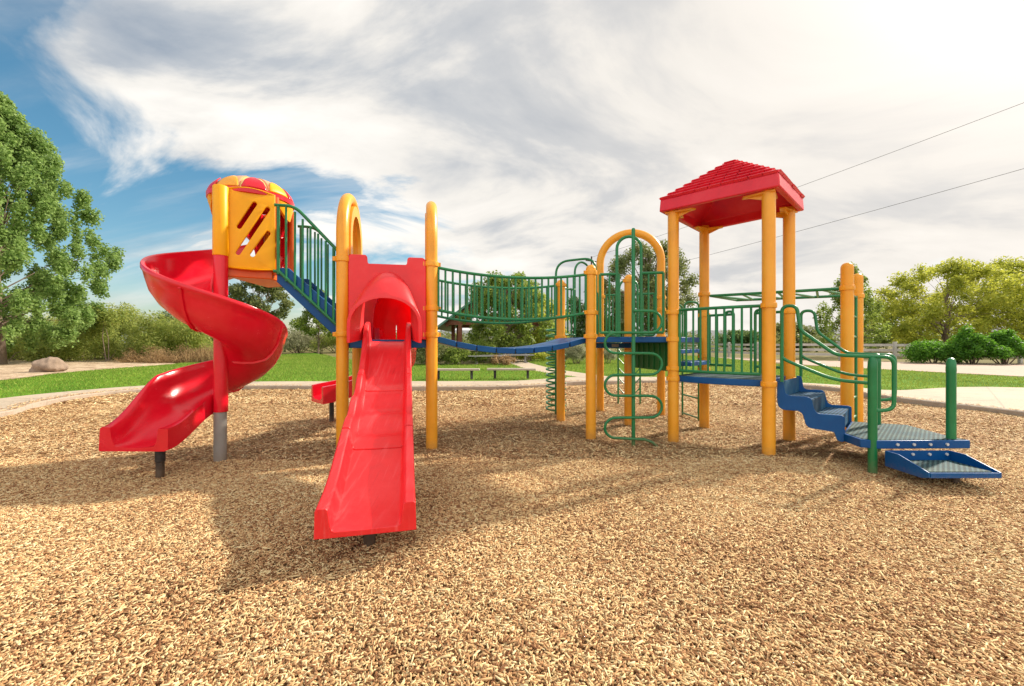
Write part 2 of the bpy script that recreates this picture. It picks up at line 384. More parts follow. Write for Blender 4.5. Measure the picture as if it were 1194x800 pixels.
def inside(px, py, poly):
    r = np.zeros(len(px), bool); n = len(poly)
    for i in range(n):
        a, b = poly[i], poly[(i + 1) % n]
        c = ((a.y > py) != (b.y > py)) & (px < (b.x - a.x) * (py - a.y) / (b.y - a.y + 1e-12) + a.x)
        r ^= c
    return r
def chips(n, y0, y1, smin, smax, boxes, spread=1.35):
    y = RNG.uniform(y0, y1, n); x = RNG.uniform(-1, 1, n) * min(y1 * spread + 1.7, 10.2)
    k = (np.abs(x) < y * spread + 1.7) & inside(x, y, Bp); x, y = x[k], y[k]; n = len(x)
    ln = RNG.uniform(smin, smax, n) * RNG.choice([.4, .6, .9, 1.0, 1.5, 2.3], n, p=[.2, .22, .22, .2, .12, .04]); wd = RNG.uniform(.20, .46, n) * smin + ln * .04; th = RNG.uniform(.0012, .0028, n)
    a = RNG.uniform(0, 2 * np.pi, n); tilt = RNG.normal(0, .20, n); roll = RNG.normal(0, .30, n)
    t = np.stack([np.cos(a) * np.cos(tilt), np.sin(a) * np.cos(tilt), np.sin(tilt)], -1)
    s = np.stack([-np.sin(a), np.cos(a), np.zeros(n)], -1); u = np.cross(t, s)
    s2 = s * np.cos(roll)[:, None] + u * np.sin(roll)[:, None]; u2 = np.cross(t, s2)
    c = np.stack([x, y, mh(x, y) + .006 + RNG.uniform(0, .012, n)], -1)
    T, Sd, U = t * ln[:, None] / 2, s2 * wd[:, None] / 2, u2 * th[:, None]
    tp = RNG.uniform(.3, 1, n)[:, None]
    q = [c - T - Sd + U, c + T - Sd * tp + U, c + T + Sd * tp + U, c - T + Sd + U]
    if not boxes: return [np.stack(q, 1).reshape(-1, 3)]
    d = [p - 2 * U for p in q]
    return q, d
# near chips are solid slivers, far ones single faces
q, d = chips(700000, 1.1, 4.4, .012, .030, True)
n = len(q[0]); vs = np.concatenate([np.stack(q + d, 1)]).reshape(-1, 3)
me = bpy.data.meshes.new('wood_chips')
spill = []
for k in range(5200):
    i = random.randrange(NR); j = (i + 1) % NR; t = random.random(); e = abs(random.gauss(0, .16)); a = Bp[i].lerp(Bp[j], t); nr = (Pp[i] - Bp[i]).normalized(); p = a + nr * (.02 + e)
    an = random.uniform(0, 6.28); l_, w_ = random.uniform(.012, .035), random.uniform(.004, .009); d1, d2 = V(math.cos(an), math.sin(an), 0) * l_ * .7, V(-math.sin(an), math.cos(an), 0) * w_ * .7
    c3 = V(p.x, p.y, ZT + .011); spill += [c3 - d1 - d2, c3 + d1 - d2, c3 + d1 + d2 + V(0, 0, .004), c3 - d1 + d2 + V(0, 0, .004)]
far = chips(360000, 4.4, 8.2, .021, .044, False)[0]; far2 = chips(150000, 8.2, 13.0, .04, .075, False)[0]
side = []
fl = np.concatenate([far, far2, np.array([tuple(q_) for q_ in spill])]); nf = len(fl) // 4
allv = np.concatenate([vs, fl]); me.vertices.add(len(allv)); me.vertices.foreach_set('co', allv.astype(np.float32).ravel())
base = (np.arange(n) * 8)[:, None]
pat = np.array([[0,1,2,3],[0,4,5,1],[1,5,6,2],[2,6,7,3],[3,7,4,0]]).reshape(1, -1)
li = np.concatenate([(base + pat).ravel(), np.arange(nf * 4) + n * 8]).astype(np.int32)
me.loops.add(len(li)); me.loops.foreach_set('vertex_index', li)
np_ = len(li) // 4; me.polygons.add(np_); me.polygons.foreach_set('loop_start', np.arange(0, len(li), 4, dtype=np.int32)); me.polygons.foreach_set('loop_total', np.full(np_, 4, np.int32))
me.update(); me.validate(); me.materials.append(M['chips'])
o = bpy.data.objects.new('wood_chips', me); COL.objects.link(o)
tag(o, 'loose tan and brown wood chips covering the play area', 'wood chips', kind='stuff')

BRANCH = [(2.2,13.75),(3.3,13.75),(2.75,15.2),(1.75,18.2),(1.0,23.5),(.6,30),(-.6,30),(-.2,23.5),(.6,18),(1.5,15.0)]
# grass blades over the nearer lawn
def blades(n):
    out = []
    x = RNG.uniform(-26, 22, n); y = RNG.uniform(5, 40, n) ** 1.0
    keep = inside(x, y, Lp) & ~inside(x, y, Pp) & ~inside(x, y, [Vector(p) for p in BRANCH]) & (np.abs(x) < y * 1.35 + 1) & (RNG.uniform(0, 1, n) < np.clip(17 / y, .25, 1))
    x, y = x[keep], y[keep]; n = len(x); h = RNG.uniform(.025, .065, n) * np.clip(y / 16, 1, 1.7); w = .008 * np.clip(y / 9, 1, 3.2); a = RNG.uniform(0, np.pi, n)
    dx, dy = np.cos(a) * w, np.sin(a) * w; lx, ly = RNG.normal(0, .02, n), RNG.normal(0, .02, n)
    p = np.stack([np.stack([x - dx, y - dy, np.full(n, ZT)], -1), np.stack([x + dx, y + dy, np.full(n, ZT)], -1), np.stack([x + lx, y + ly, ZT + h], -1)], 1)
    return p.reshape(-1, 3)
tag(np_mesh('lawn_grass', 'blades', blades(420000), 3), 'short bright green grass blades of the mown lawn', 'grass', kind='stuff')

# road beyond the lawn, path to the shelter, gravel bed under the left tree
sheet('road', [(14.7,19.8),(15.5,17.6),(17.0,13.3),(24,7.2),(30,.5),(46,4),(46,14.5),(34,19.2),(27.2,22.4),(18.3,27),(16.2,34.5),(15.3,33)], ZT + .008, 'road')
sheet('path_branch', BRANCH, ZT + .004, 'path')
sheet('gravel_bed', [(-17.6,22.5),(-17.05,18.5),(-16.35,15.3),(-15.05,12.6),(-15.2,7),(-45,7),(-45,27),(-30,29),(-22,27)], ZT + .008, 'gravel')
sheet('gravel_patch', [gnd(314,420)[:2], gnd(330,421)[:2], gnd(343,418)[:2], gnd(330,416.2)[:2], gnd(312,416.6)[:2]], ZT + .006, 'gravel')

# hills on the horizon
hv = []; hf = []; nh = 120
for i in range(nh + 1):
    x = -5200 + 10400 * i / nh
    h = 150 + 45 * math.sin(x * .0011 + 2) + 26 * math.sin(x * .0029 + .4) + 12 * math.sin(x * .0083) + 5 * math.sin(x * .021)
    if x < 300: h *= .45 + .35 * math.exp((x - 300) / 900)
    hv += [V(x, 2700, -5), V(x, 3150, h * .55), V(x, 3600, max(6, h))]
for i in range(nh):
    for k in range(2): a = i * 3 + k; hf.append((a, a + 3, a + 4, a + 1))
tag(MB().add(hv, hf).build('hills', 'hill'), kind='structure')

# ------------------------------------------------------------------ the play structure
R0 = V(0.4, 5.2, 0)
PS = empty('play_structure', R0)
tag(PS, 'large play structure with yellow posts, red slides, hanging bridge and red roof', 'playset')
PR = 0.0645
def pt(x, y, z=0.0): return V(x, y, z)
def part(mb, name, mat, parent=None, label=None, **kw):
    o = mb.build(name, mat, parent or PS, **kw)
    if label: o['label'] = label
    return o
def post(x, y, top, collars=(), cap=True, name='post', mat='post'):
    if cap: prof = [(PR, -.1), (PR, top - .07), (PR * 1.0, top - .055), (PR * .93, top - .035), (PR * .72, top - .014), (PR * .4, top - .002), (.004, top)]
    else: prof = [(PR, -.1), (PR, top)]
    o = part(MB().lathe((x, y, 0), prof, 20), name, mat)
    add_collars(o, x, y, collars); return o
def add_collars(o, x, y, collars):
    for z in collars:
        mb = MB().lathe((x, y, z), [(PR + .001, -.03), (PR + .011, -.026), (PR + .014, 0), (PR + .011, .026), (PR + .001, .03)], 20)
        for a in (0.4, 3.54):
            mb.box((x + math.cos(a) * (PR + .02), y + math.sin(a) * (PR + .02), z), (.03, .026, .045), (math.cos(a), math.sin(a), 0))
        part(mb, 'collar', 'post', o)
uL, vL = V(.980, .199, 0), V(-.199, .980, 0)
RF = V(-.907, 4.85, 0); LF = RF - uL * .955; RB = RF + vL * 1.05; LB = LF + vL * 1.05
DK = 1.22                                             # deck level of the slide tower
def arch(a, b, top, inner, collars_a=(), collars_b=(), plate=True):
    w = (b - a).length; d = (b - a).normalized(); r = w / 2; c = (a + b) / 2
    pts = [a + V(0, 0, -.1), a + V(0, 0, (top - r) * .5)]
    n = 22
    for k in range(n + 1):
        t = math.pi * k / n; pts.append(c - d * (r * math.cos(t)) + V(0, 0, top - PR - r + r * math.sin(t)))
    pts += [b + V(0, 0, (top - r) * .5), b + V(0, 0, -.1)]
    o = part(MB().tube(pts, PR, 18), 'arch_post', 'post')
    add_collars(o, a.x, a.y, collars_a); add_collars(o, b.x, b.y, collars_b)
    if plate:                                         # curved filler plate bolted inside the hoop
        sec = []
        for k in range(-4, n + 5):
            t = math.pi * min(max(k, 0), n) / n; ext = 0.0
            if k < 0: ext = k * .05
            if k > n: ext = (n - k) * .07
            e = V(0, 0, top - PR - r) + V(0, 0, ext)
            rr = [r - PR - .015, r - PR - .13]
            q = [c - d * (x * math.cos(t)) + e + V(0, 0, x * math.sin(t)) for x in rr]
            sec.append([q[0] + inner * .035, q[1] + inner * .035, q[1] + inner * .075, q[0] + inner * .075])
        pl = part(MB().loft(sec), 'filler_plate', 'post', o)
    return o
arch(LF, LB, 2.975, uL, (2.11, 1.295), (2.1, 1.3))
arch(RF, RB, 2.945, -uL, (2.09, 1.59, 1.295), (2.08, 1.3))

# decks
def deck(poly, top, th, name='deck', edge='blue', grate='grate_blue'):
    o = part(MB().prism([V(p.x, p.y, top - th) for p in poly], (0, 0, th)), name, edge, bevel=.008)
    c = sum((Vector((p.x, p.y, 0)) for p in poly), V(0, 0, 0)) / len(poly)
    ins = [c + (V(p.x, p.y, 0) - c) * (1 - .035 / max((V(p.x, p.y, 0) - c).length, .1)) for p in poly]
    part(MB().prism([V(p.x, p.y, top - .004) for p in ins], (0, 0, .007)), 'grating', grate, o)
    return o
g = .03
deck([LF + uL*.02 + vL*.02, RF - uL*.02 + vL*.02, RB - uL*.02 - vL*.02, LB + uL*.02 - vL*.02], DK + .015, .09)
P1, FL, BL, AR, AL, P2 = V(.995,5.41,0), V(1.96,5.21,0), V(2.69,6.0,0), V(2.46,7.08,0), V(1.52,7.40,0), V(.75,6.59,0)
FRp, BR = V(2.70,4.51,0), V(3.34,5.17,0)
HX = V(1.71, 6.28, 0)
def shrink(poly, d):
    c = sum(poly, V(0, 0, 0)) / len(poly); return [c + (p - c) * (1 - d / (p - c).length) for p in poly]
HD = 1.275
deck(shrink([P1, FL, BL, AR, AL, P2], .02), HD, .068)
RD = 0.805
# the lower tower's deck; its front edge bows outwards
fe = []
for k in range(9):
    t = k / 8; fe.append(FL.lerp(FRp, t) + V(-.70, -.714, 0) * (.10 * math.sin(math.pi * t)) + V(.02, .02, 0))
deck(fe + [BR + V(-.03, 0, 0), BL + V(0, -.03, 0)], RD, .07, grate='grate_grey')
post(P1.x, P1.y, 2.185, (2.085, 1.585, 1.285))
post(P2.x, P2.y, 2.17, (2.09, 1.6, 1.29))
post(HX.x, HX.y, 2.20, (2.11, 1.2))
for p, cs in ((FL, (1.575, 1.245, .895, .77)), (FRp, (1.595, .77)), (BL, (1.88, 1.59, 1.02, .83)), (BR, (1.58, .76))):
    post(p.x, p.y, 2.83, cs, cap=False)
arch(AL, AR, 3.12, vL, (2.0, 1.3), (1.95, 1.75, 1.3), plate=False)
M1, M2 = V(3.97, 5.08, 0), V(4.63, 5.75, 0)
post(M1.x, M1.y, 2.15, (1.85,)); post(M2.x, M2.y, 2.13, (1.83,))

# roof over the lower tower
rc = V(0, 0, 0) + (FL + FRp + BL + BR) / 4
cor = []
for p in (FL, FRp, BR, BL):
    d = (p - rc); cor.append(rc + d * (1 + .175 / d.length))
ZB, ZE, ZA = 2.79, 2.935, 3.42
apex = V(rc.x, rc.y, ZA)
mb = MB()
c0 = [V(p.x, p.y, ZB) for p in cor]; c1 = [V(p.x, p.y, ZE) + (V(p.x - rc.x, p.y - rc.y, 0) * -.015) for p in cor]
ins = [rc + (p - rc) * .90 for p in cor]
c2 = [V(p.x, p.y, ZB) for p in ins]; c3 = [V(p.x, p.y, ZE - .03) for p in ins]
apx_in = V(rc.x, rc.y, ZA - .10)
mb.add(c0 + c1 + [apex] + c2 + c3 + [apx_in],
  [(i, (i+1) % 4, 4 + (i+1) % 4, 4 + i) for i in range(4)] + [(4 + i, 4 + (i+1) % 4, 8) for i in range(4)] +
  [(i, 9 + i, 9 + (i+1) % 4, (i+1) % 4) for i in range(4)] + [(9 + i, 13 + i, 13 + (i+1) % 4, 9 + (i+1) % 4) for i in range(4)] + [(13 + i, 17, 13 + (i+1) % 4) for i in range(4)])
roof = part(mb, 'roof', 'red_roof', bevel=.014, angle=30, label='red square roof moulded with rows of shingles')
NC = 9
for i in range(4):                                   # moulded shingle courses on each slope
    a, b = c1[i], c1[(i + 1) % 4]; nrm = (b - a).cross(apex - a).normalized()
    if nrm.z < 0: nrm = -nrm
    sh = MB()
    for k in range(NC):
        t0, t1 = k / NC, (k + 1.18) / NC
        t1 = min(t1, .995)
        l0, r0, l1, r1 = a.lerp(apex, t0), b.lerp(apex, t0), a.lerp(apex, t1), b.lerp(apex, t1)
        W = (r0 - l0).length; m = max(1, round(W / .135)); off = .5 if k % 2 else 0
        cuts = sorted({0.0, 1.0} | {(j + off) / m for j in range(0, m + 1) if 0 < (j + off) / m < 1})
        for s0, s1 in zip(cuts[:-1], cuts[1:]):
            gp = .004 / W; e = .010 * random.uniform(-.6, .6)
            dn = (l0 - l1).normalized() * e
            q = [l0.lerp(r0, s0 + gp) + dn, l0.lerp(r0, s1 - gp) + dn, l1.lerp(r1, s1 - gp), l1.lerp(r1, s0 + gp)]
            lo = [q[0] + nrm * .0, q[1] + nrm * .0, q[2] - nrm * .004, q[3] - nrm * .004]
            hi = [q[0] + nrm * .030, q[1] + nrm * .030, q[2] + nrm * .004, q[3] + nrm * .004]
            sh.add(lo + hi, [(0, 3, 2, 1), (4, 5, 6, 7), (0, 1, 5, 4), (1, 2, 6, 5), (2, 3, 7, 6), (3, 0, 4, 7)])
    part(sh, 'shingle_slope', 'red_roof', roof, angle=20)
for p in (FL, FRp, BR, BL):                          # flanged plates carrying the roof
    q = rc - p; q = V(q.x, q.y, 0).normalized(); s = V(-q.y, q.x, 0)
    e1, e2 = (q + s).normalized(), (q - s).normalized()
    z = ZB - .004
    tri3 = [p - q * .10, p + e1 * .27 - q * .05, p + e1 * .24 + q * .03, p + q * .10, p + e2 * .24 + q * .03, p + e2 * .27 - q * .05]
    mb = MB().prism([V(w.x, w.y, z - .018) for w in tri3], (0, 0, .018))
    for e in (e1, e2):
        mb.prism([V(*(p + e * .06).xy, z - .018), V(*(p + e * .22).xy, z - .018), V(*(p + e * .06).xy, z - .07)], (-e.y * .012, e.x * .012, 0))
    part(mb, 'roof_bracket', 'post', roof)

# guard rails
RR, RK = .0175, .0125
def guard(a, b, zt, zb, n, name='guard_rail', ends=True, mat='green', bow=0.0, bn=None, skip=None, cur=9):
    mb = MB(); f = lambda z, t: z(t) if callable(z) else z
    bn = bn or V(0, 0, 0)
    P = lambda t: a.lerp(b, t) + bn * (bow * math.sin(math.pi * t))
    tt = [k / cur for k in range(cur + 1)]
    mb.tube([P(t) + V(0, 0, f(zt, t)) for t in tt], RR, 10); mb.tube([P(t) + V(0, 0, f(zb, t)) for t in tt], RR, 10)
    for k in range(n):
        t = (k + .5) / n
        if ends: t = k / (n - 1)
        r = RR if ends and k in (0, n - 1) else RK
        mb.tube([P(t) + V(0, 0, f(zb, t)), P(t) + V(0, 0, f(zt, t))], r, 8)
    return part(mb, name, mat)
def inset(a, b, d0, d1):
    w = (b - a).normalized(); return a + w * d0, b - w * d1
# suspension bridge between the slide tower and the six-sided tower
BN0, BN1 = RF + V(.03, .09, 0), P1 + V(-.03, .09, 0); BF0, BF1 = RB + V(.03, -.09, 0), P2 + V(-.03, -.09, 0)
sag = lambda z0, z1, s: (lambda t: lerp(z0, z1, t) - s * 4 * t * (1 - t))
zb_top = sag(1.285, 1.275, .145)
br = part(MB().tube([BN0.lerp(BN1, k / 24) + V(0, .03, zb_top(k / 24) - .04) for k in range(25)], .012, 8).tube([BF0.lerp(BF1, k / 24) + V(0, -.03, zb_top(k / 24) - .04) for k in range(25)], .012, 8), 'suspension_bridge', 'black')
NS = 8
for k in range(NS):
    t0, t1 = k / NS + .004, (k + 1) / NS - .004
    na, nb, fa, fb = BN0.lerp(BN1, t0), BN0.lerp(BN1, t1), BF0.lerp(BF1, t0), BF0.lerp(BF1, t1)
    za, zb = zb_top(t0), zb_top(t1)
    pl = part(MB().loft([[na + V(0, 0, za - .068), nb + V(0, 0, zb - .068), fb + V(0, 0, zb - .068), fa + V(0, 0, za - .068)], [na + V(0, 0, za), nb + V(0, 0, zb), fb + V(0, 0, zb), fa + V(0, 0, za)]]), 'bridge_plank', 'blue', br, bevel=.006)
n0, n1 = inset(RF, P1, PR + .005, PR + .005)
guard(n0, n1, sag(2.055, 2.06, .075), sag(1.575, 1.578, .095), 23, 'bridge_rail', cur=20)
n0, n1 = inset(RB, P2, PR + .005, PR + .005)
guard(n0, n1, sag(2.07, 2.08, .075), sag(1.575, 1.59, .095), 23, 'bridge_rail', cur=20)
# back rail of the slide tower
n0, n1 = inset(LB, RB, PR, PR)
part(MB().tube([n0 + V(0, 0, 2.13), n1 + V(0, 0, 2.13)], .018, 10), 'top_bar', 'green')
# lower tower rails
n0, n1 = inset(FL, FRp, PR + .012, PR + .012)
guard(n0, n1, lambda t: 1.595, lambda t: .868, 11, bow=.05, bn=V(-.70, -.714, 0))
n0, n1 = inset(BL, BR, PR + .012, PR + .012)
a, b = n0, n0.lerp(n1, .36); guard(a, b, 1.58, .90, 4)
a, b = n0.lerp(n1, .66), n1; guard(a, b, 1.58, .90, 4)
for t in (.36, .66):                                 # the two hoops at the opening beside the overhead ladder
    p = n0.lerp(n1, t); w = (n1 - n0).normalized() * (.11 if t > .5 else -.11)
    part(MB().tube(fillet([p + V(0, 0, .83), p + V(0, 0, 1.62), p + w + V(0, 0, 1.62), p + w + V(0, 0, .90)], .07), RR, 10), 'grab_hoop', 'green')
# stepped passage between lower deck and six-sided deck, and its side panel
for z, o in ((.97, .10), (1.12, .20)):
    a, b = FL.lerp(BL, .08), FL.lerp(BL, .72); nrm = V(.72, -.69, 0)
    q = [a + nrm * (.30 - o * 1.2), b + nrm * (.30 - o * 1.2), b + nrm * .0, a + nrm * .0]
    part(MB().prism([V(p.x, p.y, z - .05) for p in q], (0, 0, .05)), 'step', 'blue', bevel=.006)
# rails round the six-sided deck: front pair with the pole climber's arch
w = (FL - P1).normalized()
a0, a1 = P1 + w * (PR + .05), FL - w * (PR + .05)
yA, yB = .345, .665
guard(a0, a0.lerp(a1, .30), 2.06, 1.33, 3, cur=2)
guard(a0.lerp(a1, .655), a1, 2.06, 1.33, 4, cur=2)
lp0, lp1 = a0.lerp(a1, .27), a0.lerp(a1, .655)
cc = (lp0 + lp1) / 2; rr = (lp1 - lp0).length / 2
pts = [lp0 + V(0, 0, 1.28)] + [cc - (lp1 - lp0).normalized() * rr * math.cos(math.pi * k / 12) + V(0, 0, 2.52 - rr + rr * math.sin(math.pi * k / 12)) for k in range(13)] + [lp1 + V(0, 0, 1.28)]
part(MB().tube(pts, .019, 10), 'entry_arch', 'green')
# back of the six-sided deck
w2 = (AR - AL).normalized(); b0, b1 = AL + w2 * (PR + .04), AR - w2 * (PR + .04)
guard(b0, b0.lerp(b1, .28), 2.02, 1.33, 3, cur=2); guard(b0.lerp(b1, .66), b1, 2.02, 1.33, 4, cur=2)
lp0, lp1 = b0.lerp(b1, .28), b0.lerp(b1, .66); cc = (lp0 + lp1) / 2; rr = (lp1 - lp0).length / 2
pts = [lp0 + V(0, 0, 1.28)] + [cc - w2 * rr * math.cos(math.pi * k / 12) + V(0, 0, 2.28 - rr + rr * math.sin(math.pi * k / 12)) for k in range(13)] + [lp1 + V(0, 0, 1.28)]
part(MB().tube(pts, .019, 10), 'entry_arch', 'green')
# left back side: rails and the two tall hoops over the corkscrew climber
c0_, c1_ = inset(P2, AL, PR + .02, PR + .02)
guard(c0_, c0_.lerp(c1_, .30), 2.05, 1.33, 4, cur=2); guard(c0_.lerp(c1_, .68), c1_, 2.05, 1.33, 4, cur=2)
ck = V(.738, 7.2, 0)
h0, h1 = c0_.lerp(c1_, .30), c0_.lerp(c1_, .68)
part(MB().tube(fillet([V(ck.x, ck.y, -.05), V(ck.x, ck.y, 2.56), h1 + V(.12, -.1, 2.60), h1 + V(.12, -.1, 1.3)], .22, 8), .019, 10), 'corkscrew_pole', 'green')
part(MB().tube(fillet([h0 + V(0, 0, 1.3), h0 + V(0, 0, 2.42), h0.lerp(h1, .5) + V(.0, 0, 2.54), h1 + V(.05, 0, 2.45), h1 + V(.05, 0, 1.3)], .12, 6), .017, 10), 'grab_hoop', 'green')
hel = []
for k in range(15 * 20 + 1):
    a = 2 * math.pi * k / 20; hel.append(V(ck.x + .16 * math.cos(a), ck.y - .16 * math.sin(a), .06 + 1.40 * k / 300))
part(MB().tube([V(ck.x, ck.y, .06)] + hel + [V(ck.x, ck.y, 1.46)], .0145, 8), 'corkscrew_coil', 'green')
# right back side: climbing ladder with side rails
l0, l1 = V(2.83, 6.50, 0), V(2.79, 7.02, 0)
lad = MB()
for p in (l0, l1): lad.tube(fillet([p + V(0, 0, .02), p + V(0, 0, 1.82), V(p.x - .22, p.y - .02, 1.82), V(p.x - .22, p.y - .02, 1.28)], .08), .016, 8)
for z in (.06, .36, .64, .92, 1.2): lad.tube([l0 + V(0, 0, z), l1 + V(0, 0, z)], .013, 8)
part(lad, 'ladder', 'green')
for k in range(1): pass
# loop-rung climber leaning on the back
t0, t1 = b0.lerp(b1, .30), b0.lerp(b1, .64); g0, g1 = V(2.06, 8.32, 0), V(2.48, 8.30, 0)
cl = MB()
for p, q in ((t0, g0), (t1, g1)): cl.tube(fillet([p + V(0, 0, 1.25), p + V(.0, .2, 1.30), q + V(0, 0, .9), q + V(0, 0, -.03)], .35), .017, 8)
for k in range(6):
    z = .22 + .19 * k; A = g0.lerp(t0 + V(0, .25, 0), max(0, (z - .75) / .6)) if z > .75 else g0; B2 = g1.lerp(t1 + V(0, .25, 0), max(0, (z - .75) / .6)) if z > .75 else g1
    cl.tube([A.lerp(B2, j / 10) + V(0, -.03 * math.sin(math.pi * j / 10), z + .12 - .16 * math.sin(math.pi * j / 10)) for j in range(11)], .010, 8)
part(cl, 'loop_climber', 'green')
# solid ribbed panel under the six-sided deck
pa, pb = HX + V(.02, -.1, 0), FL + V(-.02, .09, 0)
mb = MB(); mb.box((pa + pb) / 2 + V(0, 0, 1.03), ((pb - pa).length, .02, .36), pb - pa)
for k in range(7):
    q = pa.lerp(pb, (k + .5) / 7); nq = V(-(pb - pa).y, (pb - pa).x, 0).normalized()
    mb.box(q + nq * (-.015) + V(0, 0, 1.03), (.03, .02, .33), pb - pa); mb.box(q + nq * .015 + V(0, 0, 1.03), (.03, .02, .33), pb - pa)
part(mb, 'activity_panel', 'panel_green', bevel=.004)
mb = MB().box((1.36, 6.0, 1.165), (.62, .05, .07), (1, .12, 0))
bmo = part(mb, 'deck_beam', 'blue')
part(MB().box((1.44, 5.985, 1.165), (.10, .004, .04), (1, .12, 0)), 'sticker', 'table_metal', bmo)
# serpentine pole climber
PY = 5.03; pxx = (738.5 - CX) * PY / F
pole = part(MB().lathe((pxx, PY, 0), [(.022, -.1), (.022, 2.53), (.016, 2.545), (.004, 2.55)], 12), 'climbing_pole', 'green')
def sy(px, py): return at(px, py, PY - .034)
rows = [362.5, 388, 412, 437, 461.5, 487, 511]
path = [sy(738.5, rows[0])]
side = 1
for k in range(len(rows) - 1):
    ya, yb = rows[k], rows[k + 1]; ym = (ya + yb) / 2; h = (yb - ya) / 2
    ex = 738.5 + side * (32 - h)
    path.append(sy(ex - side * 4, ya))
    for j in range(1, 12):
        a = math.pi * j / 12; path.append(sy(ex + side * h * math.sin(a) * 1.1, ym - h * math.cos(a)))
    path.append(sy(ex - side * 4, yb)); side = -side
path += [sy(752, 512.5), sy(761, 516), sy(766.5, 521), sy(768.5, 527)]
part(MB().tube(path, .016, 10), 'serpentine_rung', 'green', pole)

# ---------------- wave slide
dS = V(.234, -.972, 0); cS = V(.972, .234, 0); E = (LF + RF) / 2
TX = [-.1, .05, .16, .40, .67, .95, 1.25, 1.60, 2.05, 2.25, 2.50]
TZ = [1.225, 1.205, 1.13, .905, .73, .615, .525, .425, .270, .226, .205]
def bed_secs(ta, tb, drop, n):
    secs = []
    for k in range(n + 1):
        t = lerp(ta, tb, k / n)
        win = max(0, min(1, (t - .45) / .15, (1.5 - t) / .15))
        z = interp(TX, TZ, t) + .020 * win * math.sin(2 * math.pi * (t - .60) / .42) - drop
        c = E + dS * t; wall = .165 if t > .3 else .165 + (.3 - t) * .12
        if t > 1.9: wall -= (t - 1.9) * .06
        ho, hi = lerp(.25, .265, min(1, max(0, t / 2.4))), .195
        prof = [(-ho, -.03), (-ho + .004, wall - .012), (-ho + .014, wall), (-hi - .012, wall), (-hi, wall - .012), (-hi + .010, .04), (-hi + .018, .010), (-hi + .034, .001), (0, -.001),
                (hi - .034, .001), (hi - .018, .010), (hi - .010, .04), (hi, wall - .012), (hi + .012, wall), (ho - .014, wall), (ho - .004, wall - .012), (ho, -.03), (ho - .06, -.032), (0, -.032), (-ho + .06, -.032)]
        secs.append([c + cS * x + V(0, 0, z + h) for x, h in prof])
    return secs
slide = part(MB().loft(bed_secs(-.1, .668, 0, 24)), 'wave_slide', 'red_bed', angle=40, bevel=.003, label='straight red slide with faded wavy bed in three sections')
part(MB().loft(bed_secs(.676, 1.598, .008, 30)), 'slide_section', 'red_bed', slide, angle=40, bevel=.003)
part(MB().loft(bed_secs(1.606, 2.5, .014, 26)), 'slide_section', 'red_bed', slide, angle=40, bevel=.003)
lg = E + dS * 2.30
part(MB().lathe((lg.x, lg.y, 0), [(.034, -.1), (.034, .10), (.042, .10), (.042, .18)], 14).box((lg.x, lg.y, .175), (.12, .10, .02), cS), 'support_leg', 'black', slide)
def hood(Ec, du, dn, name, parent, ext, wid=.415, closed=False):
    # upright panel with an arched opening
    zt, zn, zb = 2.165, 2.07, 1.24
    xs = lambda x, z: Ec + du * x + V(0, 0, z)
    out = [(-wid, zb), (-wid, zt - .02), (-wid + .02, zt), (-.235, zt), (-.22, zt - .015), (-.215, zn + .01), (-.20, zn), (.19, zn), (.205, zn + .01), (.21, zt - .025), (.225, zt - .01), (wid - .04, zt - .01), (wid - .015, zt - .025), (wid, zt - .06), (wid, zb)]
    arc = [(.27, zb)] + [(.27 * math.cos(a), 1.52 + .43 * math.sin(a)) for a in [math.pi * k / 16 for k in range(17)]] + [(-.27, zb)]
    poly = [xs(x, z) for x, z in out + arc]
    hp = part(MB().prism([p - dn * .03 for p in poly], dn * .06), name, 'red_faded' if not closed else 'red', parent, bevel=.012)
    # flaring canopy: arches growing outwards and downwards
    secs = []
    for k in range(11):
        q = k / 10; hw = .285 + .085 * q ** 1.3; top = 1.985 - .03 * q - .265 * q ** 2; zs = lerp(1.45, 1.36, q); bot = lerp(1.24, 1.20, q)
        th = .035
        if closed: hw = .27 * math.sqrt(max(.0, 1 - q ** 3)) + .04; top = 1.45 + .46 * math.sqrt(max(0, 1 - q ** 3)) + .04
        def arcp(hw, top):
            pp = [(-hw, bot)] + [(-hw * math.cos(math.pi * j / 20), zs + (top - zs) * math.sin(math.pi * j / 20) ** .85) for j in range(21)] + [(hw, bot)]
            return pp
        o_, i_ = arcp(hw, top), arcp(hw - th, top - th)
        secs.append([Ec + du * x + dn * (.03 + ext * q) + V(0, 0, z) for x, z in o_ + i_[::-1]])
    part(MB().loft(secs), 'hood_canopy', 'red_faded' if not closed else 'red_thin', parent, angle=50, bevel=.006)
    return hp
hood(E - uL * 0.0, uL, -vL, 'hood_panel', slide, .36)

